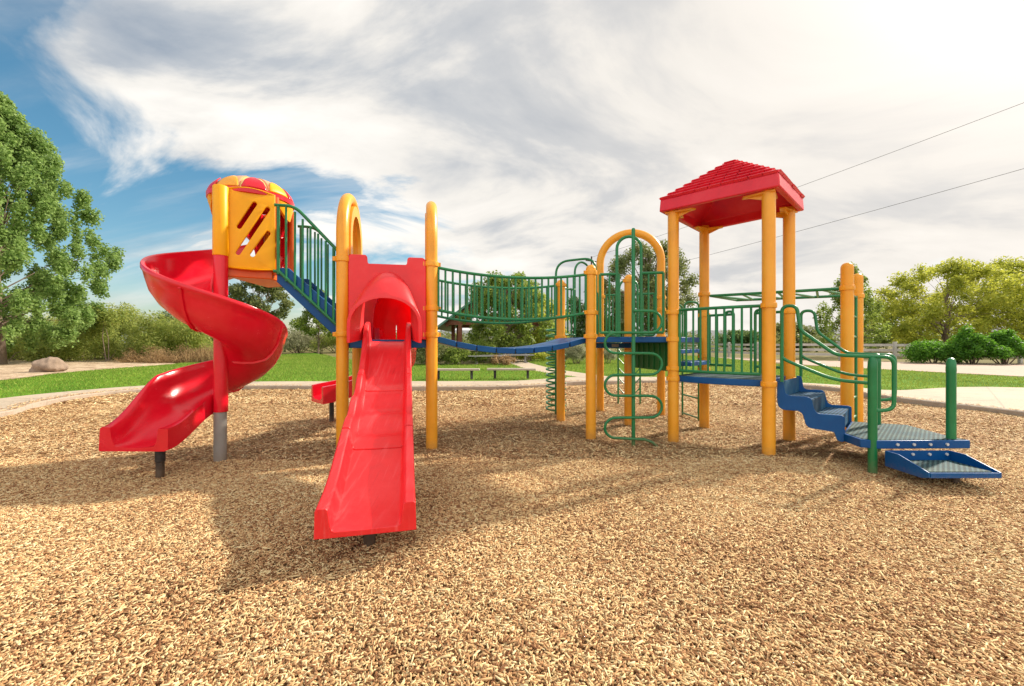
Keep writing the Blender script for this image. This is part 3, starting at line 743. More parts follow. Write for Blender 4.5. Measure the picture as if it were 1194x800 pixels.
# ---------------- second slide, curling off the back of the tower
EB = (LB + RB) / 2
ctl = [(EB + V(0, -.05, 0), 1.2), (EB + V(-.02, .25, 0), 1.12), (V(-1.78, 6.55, 0), .86), (V(-2.15, 6.88, 0), .62), (V(-2.55, 6.70, 0), .44), (V(-2.90, 6.38, 0), .36)]
tk = [0, .2, .4, .6, .8, 1]
secs = []
for k in range(41):
    t = k / 40
    c = V(interp(tk, [q[0].x for q in ctl], t), interp(tk, [q[0].y for q in ctl], t), interp(tk, [q[1] for q in ctl], t)); e = .01
    c2_ = V(interp(tk, [q[0].x for q in ctl], min(1, t + e)), interp(tk, [q[0].y for q in ctl], min(1, t + e)), 0); c1__ = V(interp(tk, [q[0].x for q in ctl], max(0, t - e)), interp(tk, [q[0].y for q in ctl], max(0, t - e)), 0)
    dd = (c2_ - c1__).normalized(); sd = V(-dd.y, dd.x, 0)
    prof = [(-.25, -.05), (-.25, .20), (-.19, .20), (-.18, .03), (-.1, 0), (.1, 0), (.18, .03), (.19, .20), (.25, .20), (.25, -.05)]
    secs.append([c + sd * x + V(0, 0, h) for x, h in prof])
sl2 = part(MB().loft(secs), 'curved_slide', 'red', bevel=.012, angle=45)
part(MB().lathe((-2.70, 6.42, 0), [(.034, -.1), (.034, .40)], 12), 'support_leg', 'black', sl2)
hood(EB, uL, vL, 'hood_panel', sl2, .34, closed=True)

# ---------------- spiral slide
SC = V(-2.985, 4.38, 0)
secs = []
def rimz(a): return interp([90, 180, 270, 360, 450, 540], [2.36, 2.11, 1.755, 1.44, 1.12, .88], a)
def spiral_prof(b, wall_in):
    # (radius offset, height below/above outer rim), inner surface from pole to outer lip, then back along the outside
    k = lambda r: .062 + (r - .062) * .555 / .738; 
    return [(k(r), h * .94) for r, h in PROF0]
PROF0 = [(.062, -.24), (.085, -.225), (.115, -.31), (.17, -.375), (.28, -.405), (.42, -.40), (.55, -.36), (.645, -.285), (.70, -.18), (.735, -.07), (.75, -.012), (.765, 0.004), (.79, .004), (.80, -.012), (.80, -.045), (.785, -.055),
            (.765, -.13), (.725, -.25), (.65, -.35), (.56, -.415), (.42, -.445), (.28, -.45), (.15, -.44), (.062, -.43)]
assert len(PROF0) == 24
a0_, a1_ = 96, 538
for k in range(121):
    a = lerp(a0_, a1_, k / 120); zz = rimz(a)
    wi = .16 if a < 490 else .16
    dr = V(math.cos(math.radians(a)), math.sin(math.radians(a)), 0)
    tilt = .0
    secs.append([SC + dr * r + V(0, 0, zz + h) for r, h in spiral_prof(0, wi)])
# straight run-out towards the camera, opening into a flat flared mouth
ex = [(.062,.17),(.085,.17),(.16,.17),(.175,.05),(.20,.012),(.30,0),(.45,0),(.58,.012),(.61,.05),(.625,.10),(.635,.17),(.65,.185),(.72,.185),(.735,.17),(.74,.1),(.742,.06),(.744,.03),(.746,.0),(.748,-.015),(.74,-.03),(.42,-.032),(.28,-.032),(.10,-.032),(.062,-.02)]
zend = .265
NE = 16
for k in range(1, NE + 1):
    q = k / NE; y = q * .56; s = q * q * (3 - 2 * q)
    a = 538; zz = rimz(a) - .10 * q
    pr = spiral_prof(0, .16)
    row = []
    for (r, h), (r2, h2) in zip(pr, ex):
        rr = lerp(r, r2 * .90 + .01, s); hh = lerp(zz + h, zend + .03 * (1 - q) + h2, s)
        row.append(SC + V(-rr - .015 * q, -y, hh))
    secs.append(row)
sp = part(MB().loft(secs), 'spiral_slide', 'red', angle=60, label='glossy red spiral slide winding round a red pole')
part(MB().lathe((SC.x + .012, SC.y, 0), [(.064, .50), (.064, 2.12)], 20), 'center_pole', 'red', sp)
part(MB().lathe((SC.x + .005, SC.y, 0), [(.058, -.1), (.058, .52)], 20), 'pole_base', 'steel', sp)
part(MB().lathe((-3.20, 3.90, 0), [(.034, -.1), (.034, .12), (.040, .125), (.040, .25)], 14), 'support_leg', 'black', sp)
for a in (186, 276, 366, 456):                       # bolted flanges where the moulded sections meet
    dr = V(math.cos(math.radians(a)), math.sin(math.radians(a)), 0); tg = V(-dr.y, dr.x, 0)
    pr = spiral_prof(0, .16)[14:23]
    q0 = [SC + dr * (r + .012) + tg * .012 + V(0, 0, rimz(a) + h - .012) for r, h in pr]; q1 = [p - tg * .024 for p in q0]
    i0 = [SC + dr * (r - .01) + tg * .012 + V(0, 0, rimz(a) + h + .01) for r, h in pr]; i1 = [p - tg * .024 for p in i0]
    mb = MB().loft([[w_, x_, y_, z_] for w_, x_, y_, z_ in zip(q0, q1, i1, i0)])
    part(mb, 'section_flange', 'red', sp)

# ---------------- the covered look-out at the top of the spiral slide
UD = 1.99
dk = [V(-2.97, 4.44, 0), V(-2.60, 4.66, 0), V(-2.68, 5.22, 0), V(-3.05, 5.36, 0)]
bt = part(MB().prism([V(p.x, p.y, UD - .10) for p in dk], (0, 0, .10)), 'lookout', 'orange', bevel=.01)
def slot_panel(a, b, z0, z1, slots, name, mat, bulge, th=.045, crown=.03, tilt=0.0):
    cu = bpy.data.curves.new('outline', 'CURVE'); cu.dimensions = '2D'; cu.fill_mode = 'BOTH'; cu.extrude = th / 2 - .008; cu.bevel_depth = .008; cu.bevel_resolution = 2
    W, H = (b - a).length, z1 - z0
    def spl(pts):
        s = cu.splines.new('POLY'); s.points.add(len(pts) - 1); s.use_cyclic_u = True
        for p, q in zip(s.points, pts): p.co = (q[0], q[1], 0, 1)
    top = [(W * (1 - k / 12), H + crown * math.sin(math.pi * k / 12)) for k in range(13)]
    spl([(W * k / 12, -crown * .6 * math.sin(math.pi * k / 12)) for k in range(13)] + top)
    for (x0, y0), (x1, y1), r in slots:
        p, q = Vector((x0 * W, y0 * H)), Vector((x1 * W, y1 * H)); d = (q - p).normalized(); n = Vector((-d.y, d.x))
        loop = []
        for c_, s_ in ((q, 1), (p, -1)):
            for k in range(9):
                an = -math.pi / 2 + math.pi * k / 8; loop.append(c_ + (d * math.cos(an) * s_ + n * math.sin(an) * s_) * r)
        spl([tuple(x) for x in loop])
    tmp = bpy.data.objects.new('outline', cu); COL.objects.link(tmp)
    me = bpy.data.meshes.new_from_object(tmp)
    bm = bmesh.new(); bm.from_mesh(me); bmesh.ops.remove_doubles(bm, verts=bm.verts, dist=1e-5)
    bm.verts.ensure_lookup_table()
    d = (b - a).normalized(); n = V(d.y, -d.x, 0)
    mb = MB()
    mb.add([a + d * v.co.x + n * (v.co.z + bulge * math.sin(math.pi * min(1, max(0, v.co.x / W)))) + V(0, 0, z0 + v.co.y - tilt * v.co.x) for v in bm.verts], [tuple(v.index for v in f.verts) for f in bm.faces])
    bm.free(); bpy.data.objects.remove(tmp); bpy.data.meshes.remove(me); bpy.data.curves.remove(cu)
    return part(mb, name, mat, bt, angle=35)
slots = [((.30, .52), (.60, .84), .030), ((.28, .18), (.86, .80), .030), ((.56, .17), (.87, .48), .030)]
slot_panel(dk[0] + V(.0, -.02, 0), dk[1] + V(.03, -.02, 0), UD + .0, UD + .80, slots, 'front_panel', 'yellow', .035)
bslots = [((.30, .52), (.36, .60), .03), ((.62, .22), (.68, .30), .03), ((.60, .66), (.66, .74), .03)]
slot_panel(dk[3], dk[2], UD - .03, UD + .80, bslots, 'back_panel', 'red', -.02)
ea, eb = dk[0] + V(-.03, .06, 0), dk[3] + V(-.03, -.03, 0); ew = (eb - ea).length
q_ = [(0, UD - .02), (0, UD + .80), (ew, UD + .80), (ew, UD - .02), (ew - .14, UD - .02)] + [(ew / 2 + (ew / 2 - .14) * math.cos(math.pi * k / 14), UD + .22 + .22 * math.sin(math.pi * k / 14)) for k in range(15)] + [(.14, UD - .02)]
part(MB().prism([ea + (eb - ea).normalized() * x_ + V(0, 0, z_) for x_, z_ in q_], V(-.04, 0, 0)), 'entry_hood', 'red', bt, bevel=.008)
part(MB().lathe((SC.x + .012, SC.y - .004, 0), [(.068, UD + .10), (.071, UD + .11), (.071, UD + .80), (.064, UD + .81)], 20), 'corner_sleeve', 'yellow', bt)
part(MB().lathe((dk[1].x + .02, dk[1].y + .03, 0), [(.03, UD - .05), (.03, UD + .80)], 12), 'corner_sleeve', 'orange', bt)
part(MB().lathe((dk[2].x, dk[2].y, 0), [(.035, UD - .05), (.035, UD + .80)], 12), 'corner_sleeve', 'orange', bt)
part(MB().lathe((dk[3].x, dk[3].y, 0), [(.045, UD - .05), (.045, UD + .80)], 12), 'corner_sleeve', 'yellow', bt)
DC = V(-2.945, 4.86, 0); DRr = .405; ZR = 2.79
# brim: a short flared skirt; dome: red with paler petals
mb = MB()
secs = []
for k in range(49):
    a = 2 * math.pi * k / 48; dr = V(math.cos(a), math.sin(a), 0)
    dp = .022 + .17 * max(0, math.cos(2 * (a - math.radians(192)))) ** 1.5
    secs.append([DC + dr * r + V(0, 0, z) for r, z in ((DRr - .03, ZR + .01), (DRr + .005, ZR + .015), (DRr + .01, ZR - dp * .3), (DRr - .02, ZR - dp), (DRr - .05, ZR - dp), (DRr - .035, ZR - dp * .3))])
part(mb.loft(secs, caps=False), 'brim', 'yellow', bt)
dome = lambda q: (DRr * math.sqrt(max(0, 1 - (q * 1.0) ** 1.7)), 0.225 * q)
mb = MB().lathe((DC.x, DC.y, ZR + .01), [(DRr + .012, -.012), (DRr + .015, .02)] + [(max(.006, dome(q / 10)[0]), .02 + dome(q / 10)[1]) for q in range(1, 11)], 48)
can = part(mb, 'canopy', 'cream', bt)
part(MB().lathe((DC.x, DC.y, ZR + .005), [(DRr + .004, -.02), (DRr + .022, -.016), (DRr + .024, .03), (DRr + .006, .034)], 48), 'rim', 'red', can)
def dome_patch(a0, da, qb, qt, off, name, col, nu=11, nv=8):
    vs, fs = [], []
    for j in range(nv + 1):
        for i in range(nu):
            s_ = i / (nu - 1); q = lerp(qb, qt(s_), j / nv); r, h = dome(q); a = a0 + da * s_
            vs.append(DC + V(math.cos(a) * (r + off), math.sin(a) * (r + off), ZR + .03 + h + off))
    for j in range(nv):
        for i in range(nu - 1): p = j * nu + i; fs.append((p, p + 1, p + nu + 1, p + nu))
    o = part(MB().add(vs, fs), name, col, can)
    md = o.modifiers.new('thickness', 'SOLIDIFY'); md.thickness = .008; md.offset = 0
NPT = 10; ROT = math.radians(-2)
for k in range(NPT):
    a0 = 2 * math.pi * k / NPT + ROT; da = 2 * math.pi / NPT
    if k % 2: dome_patch(a0 + .01, da - .02, .03, lambda s_: .985, .003, 'stripe', 'salmon')
    dome_patch(a0 + .03, da - .06, .0, lambda s_: .03 + .60 * math.sqrt(max(0, 1 - (2 * s_ - 1) ** 2)), .012, 'scallop', ('red', 'yellow', 'red', 'post')[k % 4])

# stairs from the slide tower up to the look-out
st0, st1 = LF + vL * .13, LF + vL * .88
u = -uL
def sp_pt(base, t, z): return base + u * t + V(0, 0, z)
ZS0, TS0, TS1 = 1.16, -.14, .665
slope = (UD - .02 - 1.22) / (TS1 - TS0)
stair = None
for i, base in enumerate((st0, st1)):
    poly = [sp_pt(base, TS0, 1.16), sp_pt(base, TS0 + .12, 1.16), sp_pt(base, TS1 + .02, UD - .13), sp_pt(base, TS1 + .02, UD + .02), sp_pt(base, TS1 - .10, UD + .02), sp_pt(base, TS0, 1.36)]
    o = MB().prism(poly, vL * (.035 if i else -.035))
    if i == 0: stair = part(o, 'staircase', 'blue', bevel=.006)
    else: part(o, 'stringer', 'blue', stair, bevel=.006)
for k in range(5):
    t = TS0 + .14 + .145 * k; z = 1.37 + .145 * k * .98
    c = (st0 + st1) / 2 + u * t + V(0, 0, z - .05)
    part(MB().box(c, (.17, (st1 - st0).length - .002, .03), u), 'tread', 'grate_blue', stair)
for base in (st0 - vL * .055, st1 + vL * .055):
    mb = MB()
    zt = lambda t: min(UD + .69, 2.13 + (t + .02) * slope * 1.03)
    tp = fillet([sp_pt(base, .0, zt(0) - .0), sp_pt(base, .50, UD + .69), sp_pt(base, .70, UD + .69)], .12, 6)
    mb.tube(tp, RR, 10)
    zl = lambda t: min(UD - .02, 1.30 + (t + .02) * slope)
    mb.tube(fillet([sp_pt(base, -.02, 1.31), sp_pt(base, .66, UD - .02), sp_pt(base, .71, UD - .02)], .08, 5), RR, 10)
    for k in range(9):
        t = .03 + .078 * k + (.01 if k > 6 else 0)
        mb.tube([sp_pt(base, t, zl(t)), sp_pt(base, t, min(UD + .68, zt(t) - .01))], RK if k < 8 else RR, 8)
    part(mb, 'stair_rail', 'green', stair)

# ---------------- steps and low platform on the right
A, B_, C_, D_, E_, F_, G_ = V(3.24,4.20,0), V(3.20,3.94,0), V(3.32,3.885,0), V(4.17,3.90,0), V(4.14,4.02,0), V(4.27,4.63,0), V(3.83,4.84,0)
ZP = .315
plat = part(MB().prism([V(p.x, p.y, ZP - .075) for p in (A, B_, C_, D_, E_, F_, G_)], (0, 0, .075)), 'platform', 'blue', bevel=.006)
part(MB().prism([V(p.x, p.y, ZP - .003) for p in shrink([A, B_, C_, D_, E_, F_, G_], .03)], (0, 0, .007)), 'grating', 'grate_grey', plat)
for px in (1047, 1066.5, 1086, 1106):
    x = (px - CX) * 3.88 / F; yy = lerp(3.885, 3.90, (x - 3.32) / .85)
    mbb = MB(); mbb.tube([V(x, yy + .01, ZP - .035), V(x, yy - .012, ZP - .035)], .013, 10)
    part(mbb, 'bolt', 'bolt', plat)
# three-rise wavy steps
sA, sB = FRp + V(.075, -.02, 0), BR + V(.05, -.06, 0)
nearL = [sA, A + V(-.01, .005, 0)]; farL = [sB, G_ + V(-.02, .01, 0)]
z1, z2 = .655, .49
prof = [(0, RD + .005), (.10, RD + .005), (.14, z1 + .02), (.20, z1), (.50, z1), (.55, z1 - .02), (.60, z2 + .03), (.66, z2), (1.0, z2), (1.05, z2 - .012)]
low = [(1.05, ZP - .085), (.94, ZP - .08), (.895, z2 - .17), (.83, z2 - .165), (.52, z2 - .15), (.46, z2 - .12), (.42, z2 - .02), (.36, z1 - .15), (.10, z1 - .15), (.02, z1 - .12), (0, z1 - .06)]
rad = .05
def stringer(seg):
    pp = [seg[0].lerp(seg[1], t) + V(0, 0, z) for t, z in prof + low]
    pp = pp + [pp[0]]
    f = fillet(pp, .035, 4)[:-1]
    d = (seg[1] - seg[0]).normalized(); n = V(-d.y, d.x, 0)
    return MB().prism([p - n * .012 for p in f], n * .024)
steps = part(stringer(nearL), 'steps', 'blue', bevel=.004)
part(stringer(farL), 'stringer', 'blue', steps, bevel=.004)
for t0, t1, z in ((.04, .55, z1 - .028), (.56, 1.0, z2 - .028)):
    q = [nearL[0].lerp(nearL[1], t0), nearL[0].lerp(nearL[1], t1), farL[0].lerp(farL[1], t1), farL[0].lerp(farL[1], t0)]
    q[0] += (q[3] - q[0]).normalized() * .013; q[1] += (q[2] - q[1]).normalized() * .013; q[2] -= (q[2] - q[1]).normalized() * .013; q[3] -= (q[3] - q[0]).normalized() * .013
    part(MB().prism([V(p.x, p.y, z - .03) for p in q], (0, 0, .03)), 'tread', 'grate_blue', steps)
for t, za, zb in ((.045, RD - .01, z1 - .06), (.555, z1 - .035, z2 - .06), (.985, z2 - .035, ZP + .004)):
    a, b = nearL[0].lerp(nearL[1], t), farL[0].lerp(farL[1], t); w = (b - a).normalized()
    part(MB().box((a + b) / 2 + V(0, 0, (za + zb) / 2), ((b - a).length - .03, .012, za - zb), w), 'riser', 'grate_blue', steps)
# lowest step, hung in front of the platform
sx0, sx1, syb, syf, zs = 3.36, 3.925, 3.84, 3.45, .155
ls = part(MB().prism([V(sx0, syb, zs - .03), V(sx1, syb, zs - .03), V(sx1, syf, zs - .03), V(sx0, syf, zs - .03)], (0, 0, .024)), 'low_step', 'blue', bevel=.004)
part(MB().prism([V(sx0 + .03, syb - .02, zs - .006), V(sx1 - .03, syb - .02, zs - .006), V(sx1 - .03, syf + .03, zs - .006), V(sx0 + .03, syf + .03, zs - .006)], (0, 0, .008)), 'grating', 'grate_grey', ls)
for x in (sx0 - .012, sx1):
    part(MB().prism([V(x, syb + .012, zs - .06), V(x, syb + .012, .235), V(x, syb - .12, .235), V(x, syf + .03, zs + .012), V(x, syf - .005, zs + .002), V(x, syf - .005, zs - .04), V(x, syf + .06, zs - .06)], (.012, 0, 0)), 'side_plate', 'blue', ls, bevel=.003)
part(MB().box(((sx0 + sx1) / 2, syb + .006, .18), (sx1 - sx0 - .004, .012, .112)), 'back_plate', 'blue', ls)
part(MB().box(((sx0 + sx1) / 2, syf - .002, zs - .02), (sx1 - sx0 - .004, .012, .04)), 'front_lip', 'blue', ls)
part(MB().lathe((3.765, 3.64, 0), [(.03, -.1), (.03, .125)], 12), 'support_leg', 'black', ls)
for px in (1066.5, 1086, 1106):
    x = (px - CX) * 3.84 / F - .02
    part(MB().tube([V(x, syb, .205), V(x, syb - .012, .205)], .012, 10), 'bolt', 'bolt', ls)
# green hand posts and hand rails of the steps
H1, H2, H3 = V(3.30, 3.925, 0), V(3.965, 4.66, 0), V(4.055, 3.96, 0)
def handpost(p, zb, zt, r=.036):
    return part(MB().lathe((p.x, p.y, 0), [(r, zb), (r, zt - .14), (r * 1.05, zt - .12), (r * .98, zt - .05), (r * .72, zt - .012), (.006, zt)], 16), 'hand_post', 'green')
handpost(H1, -.1, 1.075); handpost(H2, -.1, 1.09)
p3 = handpost(H3, ZP, 1.065)
part(MB().tube(fillet([H3 + V(.02, .02, .98), H3 + V(.13, .12, 1.0), H3 + V(.19, .18, .92), H3 + V(.19, .18, .58), H3 + V(.02, .02, .52)], .1), .016, 10), 'grab_loop', 'green', p3)
def handrail(T, Hp, px_up, tail):
    d = (Hp - T); d.z = 0; ln = d.length; d.normalize()
    P = lambda s, z: T + d * s + V(0, 0, z)
    s0 = PR + .055
    top = [P(s0, .80), P(s0, 1.58), P(s0 + .13, 1.58), P(s0 + .16, 1.33), P(ln * .68, 1.085), P(ln, 1.075), P(ln, 1.075) + tail * .16, P(ln, .60) + tail * .16, P(ln, .58) + tail * .03]
    mb = MB().tube(fillet(top, [.05, .07, .07, .05, .06, .10, .09, .10, .05], 6), .017, 10)
    mb.tube(fillet([P(s0 - .005, 1.06), P(s0 + .04, 1.02), P(ln * .66, .845), P(ln, .83)], .12, 6), .016, 10)
    return part(mb, 'hand_rail', 'green')
handrail(FRp + V(.0, .0, 0), H1, 0, V(.75, -.25, 0).normalized()); handrail(BR, H2, 0, V(.6, -.2, 0).normalized())

# ---------------- overhead ladder
o0, o1 = V(2.74, 5.92, 1.85), V(M1.x - PR * .8, M1.y + .05, 1.85); q0, q1 = V(3.36, 6.42, 1.84), V(M2.x - PR * .8, M2.y + .03, 1.84)
mb = MB().tube([o0, o1], .019, 10).tube([q0, q1], .019, 10)
nz = 7
for k in range(nz):
    t0, t1 = (k + .1) / nz, (k + .9) / nz
    a, b = (o0.lerp(o1, t0), q0.lerp(q1, t1)) if k % 2 == 0 else (o0.lerp(o1, t1), q0.lerp(q1, t0))
    mb.tube([a, b], .015, 8)
mb.tube([o0, q0], .017, 8)
part(mb, 'overhead_ladder', 'green')
# ladder between its two outer posts
e0, e1 = M1.lerp(M2, .12), M1.lerp(M2, .86)
mb = MB()
for p in (e0, e1): mb.tube([p + V(0, 0, -.05), p + V(0, 0, 1.82)], .017, 8)
for z in (.25, .5, .76, 1.02, 1.28, 1.54, 1.8): mb.tube([e0 + V(0, 0, z), e1 + V(0, 0, z)], .014, 8)
part(mb, 'ladder', 'green')

# ------------------------------------------------------------------ benches, tables, shelter
def bench(mat='grey_timber'):
    r = empty('bench', (0, 0, 0))
    mb = MB()
    for k in range(2): mb.box((0, -.075 + .15 * k, .30), (1.48, .142, .055))
    mb.build('seat', mat, r, bevel=.006)
    for x in (-.5, .5): MB().box((x, 0, .135), (.075, .075, .27)).box((x, 0, .262), (.09, .26, .02)).build('leg', 'black', r, bevel=.004)
    return r
bch = bench(); bch.location = (-1.72, 12.95, ZT); bch.rotation_euler.z = .02
tag(bch, 'low backless bench nearer the tall yellow arch post, half hidden by it', 'bench', 'backless benches beside the path')
b2 = copy_tree(bch); b2.location = (-.02, 13.1, ZT); b2.rotation_euler.z = -.03
tag(b2, 'low backless bench fully in view under the middle of the bridge', 'bench', 'backless benches beside the path')
def table(mat):
    r = empty('picnic_table', (0, 0, 0))
    MB().box((0, 0, .72), (1.9, .72, .05)).build('tabletop', mat, r, bevel=.01)
    for y in (-.68, .68): MB().box((0, y, .44), (1.9, .27, .045)).build('seat', mat, r, bevel=.01)
    for x in (-.6, .6): MB().box((x, 0, .35), (.09, .09, .70)).box((x, 0, .38), (.06, 1.4, .05)).box((x, 0, .02), (.08, 1.3, .04)).build('leg', mat, r)
    return r
t1 = table('table_metal'); t1.location = (-1.25, 22.2, ZT); tag(t1, 'grey metal picnic table in the open nearer the bench legs, left of the shelter path', 'picnic table', 'picnic tables by the shelter')
t2 = copy_tree(t1); t2.location = (.15, 24.0, ZT); t2.rotation_euler.z = .15; tag(t2, 'grey metal picnic table standing on the path in front of the shelter', 'picnic table', 'picnic tables by the shelter')
t3 = table('table_dark'); t3.location = (-2.4, 32.5, ZT); tag(t3, 'dark brown picnic table under the shelter on its left', 'picnic table', 'picnic tables by the shelter')
t4 = copy_tree(t3); t4.location = (1.4, 33.5, ZT); tag(t4, 'dark brown picnic table under the shelter on its right', 'picnic table', 'picnic tables by the shelter')

pv = empty('picnic_shelter', (-.9, 33, ZT))
tag(pv, 'open picnic shelter with green gabled roof on brown timber posts behind the bridge', 'shelter')
fy, by, hw, ez, rz = 29.6, 37.0, 4.35, 2.15, 5.45
cxp = -.9
for sgn in (-1, 1):
    q = [V(cxp, fy, rz), V(cxp + sgn * hw, fy, ez), V(cxp + sgn * hw, by, ez), V(cxp, by, rz)]
    n = V(sgn * .61, 0, .79)
    mb = MB().prism(q, n * .12)
    for k in range(16):
        y = lerp(fy + .1, by - .1, k / 15); mb.box(((cxp + sgn * hw / 2), y, (rz + ez) / 2 + .15), (5.35, .04, .05), V(sgn * hw, 0, ez - rz), n)
    mb.build('roof_slope', 'roof_green', pv)
for x in (-4.55, 2.75):
    for y in (30.2, 33.2, 36.3): MB().box((x + (.9 if y == 30.2 else 0) * (1 if x < 0 else -1), y, 1.4), (.26, .26, 2.75)).build('post', 'brown_timber', pv)
for y in (30.2, 36.3):
    mb = MB().box((cxp, y, 2.62), (7.2, .22, .28)); mb.box((cxp, y, 3.9), (.22, .2, 2.5))
    for sgn in (-1, 1): mb.box((cxp + sgn * 2.0, y, 3.75), (4.4, .2, .24), V(sgn * hw, 0, ez - rz))
    mb.build('truss', 'brown_timber', pv)

# boulder
bm = bmesh.new(); bmesh.ops.create_icosphere(bm, subdivisions=4, radius=1)
for v in bm.verts:
    p = v.co; k = 1 + .12 * math.sin(3 * p.x + 1.3) * math.cos(2.5 * p.y) + .09 * math.sin(5 * p.z + 4 * p.x) + .03 * math.sin(13 * p.x + 9 * p.y) + random.uniform(-.012, .012)
    v.co = V(p.x * .54 * k, p.y * .45 * k, max(-.3, p.z * .37 * k + .08 * p.x))
me = bpy.data.meshes.new('boulder'); bm.to_mesh(me); bm.free(); me.materials.append(M['rock'])
for p in me.polygons: p.use_smooth = True
me.set_sharp_from_angle(angle=math.radians(30))
o = bpy.data.objects.new('boulder', me); COL.objects.link(o); o.location = gnd(43, 434.5) + V(0, .4, .17)
tag(o, 'brown boulder lying on the tan gravel beside the left tree', 'boulder')

# ------------------------------------------------------------------ fence along the road
fpts = [V(46, 15.5, 0), V(34, 20.2, 0), V(27.5, 23.2, 0), V(18.2, 28, 0), V(16.2, 36, 0), V(12, 44, 0)]
fn = empty('rail_fence', (20, 28, ZT)); tag(fn, 'white three-rail timber fence along the far side of the road', 'fence')
rails = MB(); pposts = []
for a, b in zip(fpts[:-1], fpts[1:]):
    n = max(1, round((b - a).length / 2.6))
    for k in range(n): pposts.append(a.lerp(b, k / n))
pposts.append(fpts[-1])
for a, b in zip(pposts[:-1], pposts[1:]):
    for z in (.38, .68, .98): rails.box((a + b) / 2 + V(0, 0, ZT + z + random.uniform(-.015, .015)), ((b - a).length + .02, .05, .15), b - a)
rails.build('rail', 'white', fn)
for p in pposts: MB().box(p + V(0, 0, ZT + .58), (.15, .15, 1.18)).build('fence_post', 'white', fn, bevel=.01)

# utility pole and its two lines
up = empty('utility_pole', (10.2, 55, ZT)); tag(up, 'thin dark utility pole far behind the six-sided deck', 'utility pole')
MB().tube([V(10.2, 55, 0), V(10.2, 55, 12.3)], [.16, .10], 10).build('pole', 'pole_wood', up)
MB().box((10.2, 55, 11.7), (1.9, .1, .12), (1, .6, 0)).build('crossarm', 'pole_wood', up)
def wire(a, b, sg, label):
    pts = [a.lerp(b, k / 40) - V(0, 0, sg * 4 * (k / 40) * (1 - k / 40)) for k in range(41)]
    tag(MB().tube(pts, [lerp(.016, .007, k / 40) for k in range(41)], 6).build('power_line', 'wire'), label, 'power line', 'lines to the utility pole')
def along(a, b, f): return a + (b - a) * f
wa, wb = V(10.2, 55, 12.2), at(1194, 108, 18); wire(wa, along(wa, wb, 1.35), .55, 'upper power line, rising most steeply to the right edge of the sky')
wa, wb = V(10.2, 55, 8.9), at(1194, 187, 18); wire(wa, along(wa, wb, 1.35), .45, 'lower power line, crossing just right of the red roof posts')

# ------------------------------------------------------------------ trees and shrubs
def leaves(cent, rad, n, size, asp, seed, up=.35, fill=.55):
    r = np.random.default_rng(seed); cent = np.asarray(cent, float); rad = np.asarray(rad, float)
    w = rad.prod(1) ** .72; i = r.choice(len(cent), n, p=w / w.sum())
    d = r.normal(size=(n, 3)); d /= np.linalg.norm(d, axis=1)[:, None]
    rr = r.uniform(0, 1, n) ** fill
    p = cent[i] + d * rr[:, None] * rad[i] + r.normal(0, .04, (n, 3))
    nrm = d * .5 + r.normal(size=(n, 3)) * .75 + np.array([0, 0, up]); nrm /= np.linalg.norm(nrm, axis=1)[:, None]
    t = np.cross(nrm, r.normal(size=(n, 3))); t /= np.linalg.norm(t, axis=1)[:, None]; s = np.cross(nrm, t)
    sz = size * r.uniform(.6, 1.35, n)[:, None]
    a, b = t * sz * .5, s * sz * .5 * asp
    return np.stack([p - a, p + b * .9 - a * .1, p + a, p - b * .9 - a * .1], 1).reshape(-1, 3)
def limbs(base, cents, tr, top, mat, parent, name='trunk', seed=0, every=1, lk=.42):
    r = random.Random(seed); mb = MB(); base = Vector(base); top = Vector(top)
    n = 9; sp_ = [base.lerp(top, k / n) + V(r.uniform(-1, 1), r.uniform(-1, 1), 0) * tr * .5 * (k > 1) for k in range(n + 1)]
    mb.tube([base - V(0, 0, .2)] + sp_, [tr * 1.35] + [tr * (1.15 if k == 0 else 1) * (1 - .82 * k / n) for k in range(n + 1)], 10)
    for c in cents[::every]:
        c = Vector(c); f = r.uniform(.35, .75); h = min(max((c.z - base.z) * f / max(top.z - base.z, .1), .12), .9)
        k = int(h * n); s = sp_[k].lerp(sp_[min(n, k + 1)], h * n - k); m = s.lerp(c, .5) + V(0, 0, (c - s).length * .10)
        br_ = tr * (1 - .8 * h) * lk
        mb.tube([s, m, c], [br_, br_ * .6, br_ * .18], 6)
    return mb.build(name, mat, parent)
def tree(name, loc, H, z0, half, ncl, nl, lsz, mat, label, cat='tree', seed=1, tr=.2, prof=None, clr=(.9, .9, .75), asp=.75, group=None, fill=.6, trunk_top=.85, squash=1, limb=.42, every=1):
    r = random.Random(seed); e = empty(name, (0, 0, 0)); WLOC[e.name] = V(0, 0, 0)
    prof = prof or (lambda q: math.sin(math.pi * min(1, .12 + .80 * q)) ** .75)
    cents, rads = [], []
    for k in range(ncl):
        q = (k + r.random()) / ncl; a = k * 2.39996 + r.uniform(-.4, .4); R = half * prof(q) * math.sqrt(r.uniform(.12, 1.0))
        s = r.uniform(.65, 1.2) * half / math.sqrt(ncl) * 1.75
        cents.append((R * math.cos(a), R * math.sin(a) * squash, lerp(z0 + s * .4, H - s * .5, q))); rads.append((s * clr[0], s * clr[1], s * clr[2]))
    o = np_mesh('crown', mat, leaves(cents, rads, nl, lsz, asp, seed, fill=fill), 4, e)
    limbs((0, 0, 0), cents, tr, (r.uniform(-.2, .2), 0, H * trunk_top), 'bark', e, seed=seed, lk=limb, every=every)
    e.location = loc; tag(e, label, cat, group); return e
def on(px, Y, z=ZT): return V((px - CX) * Y / F, Y, z)
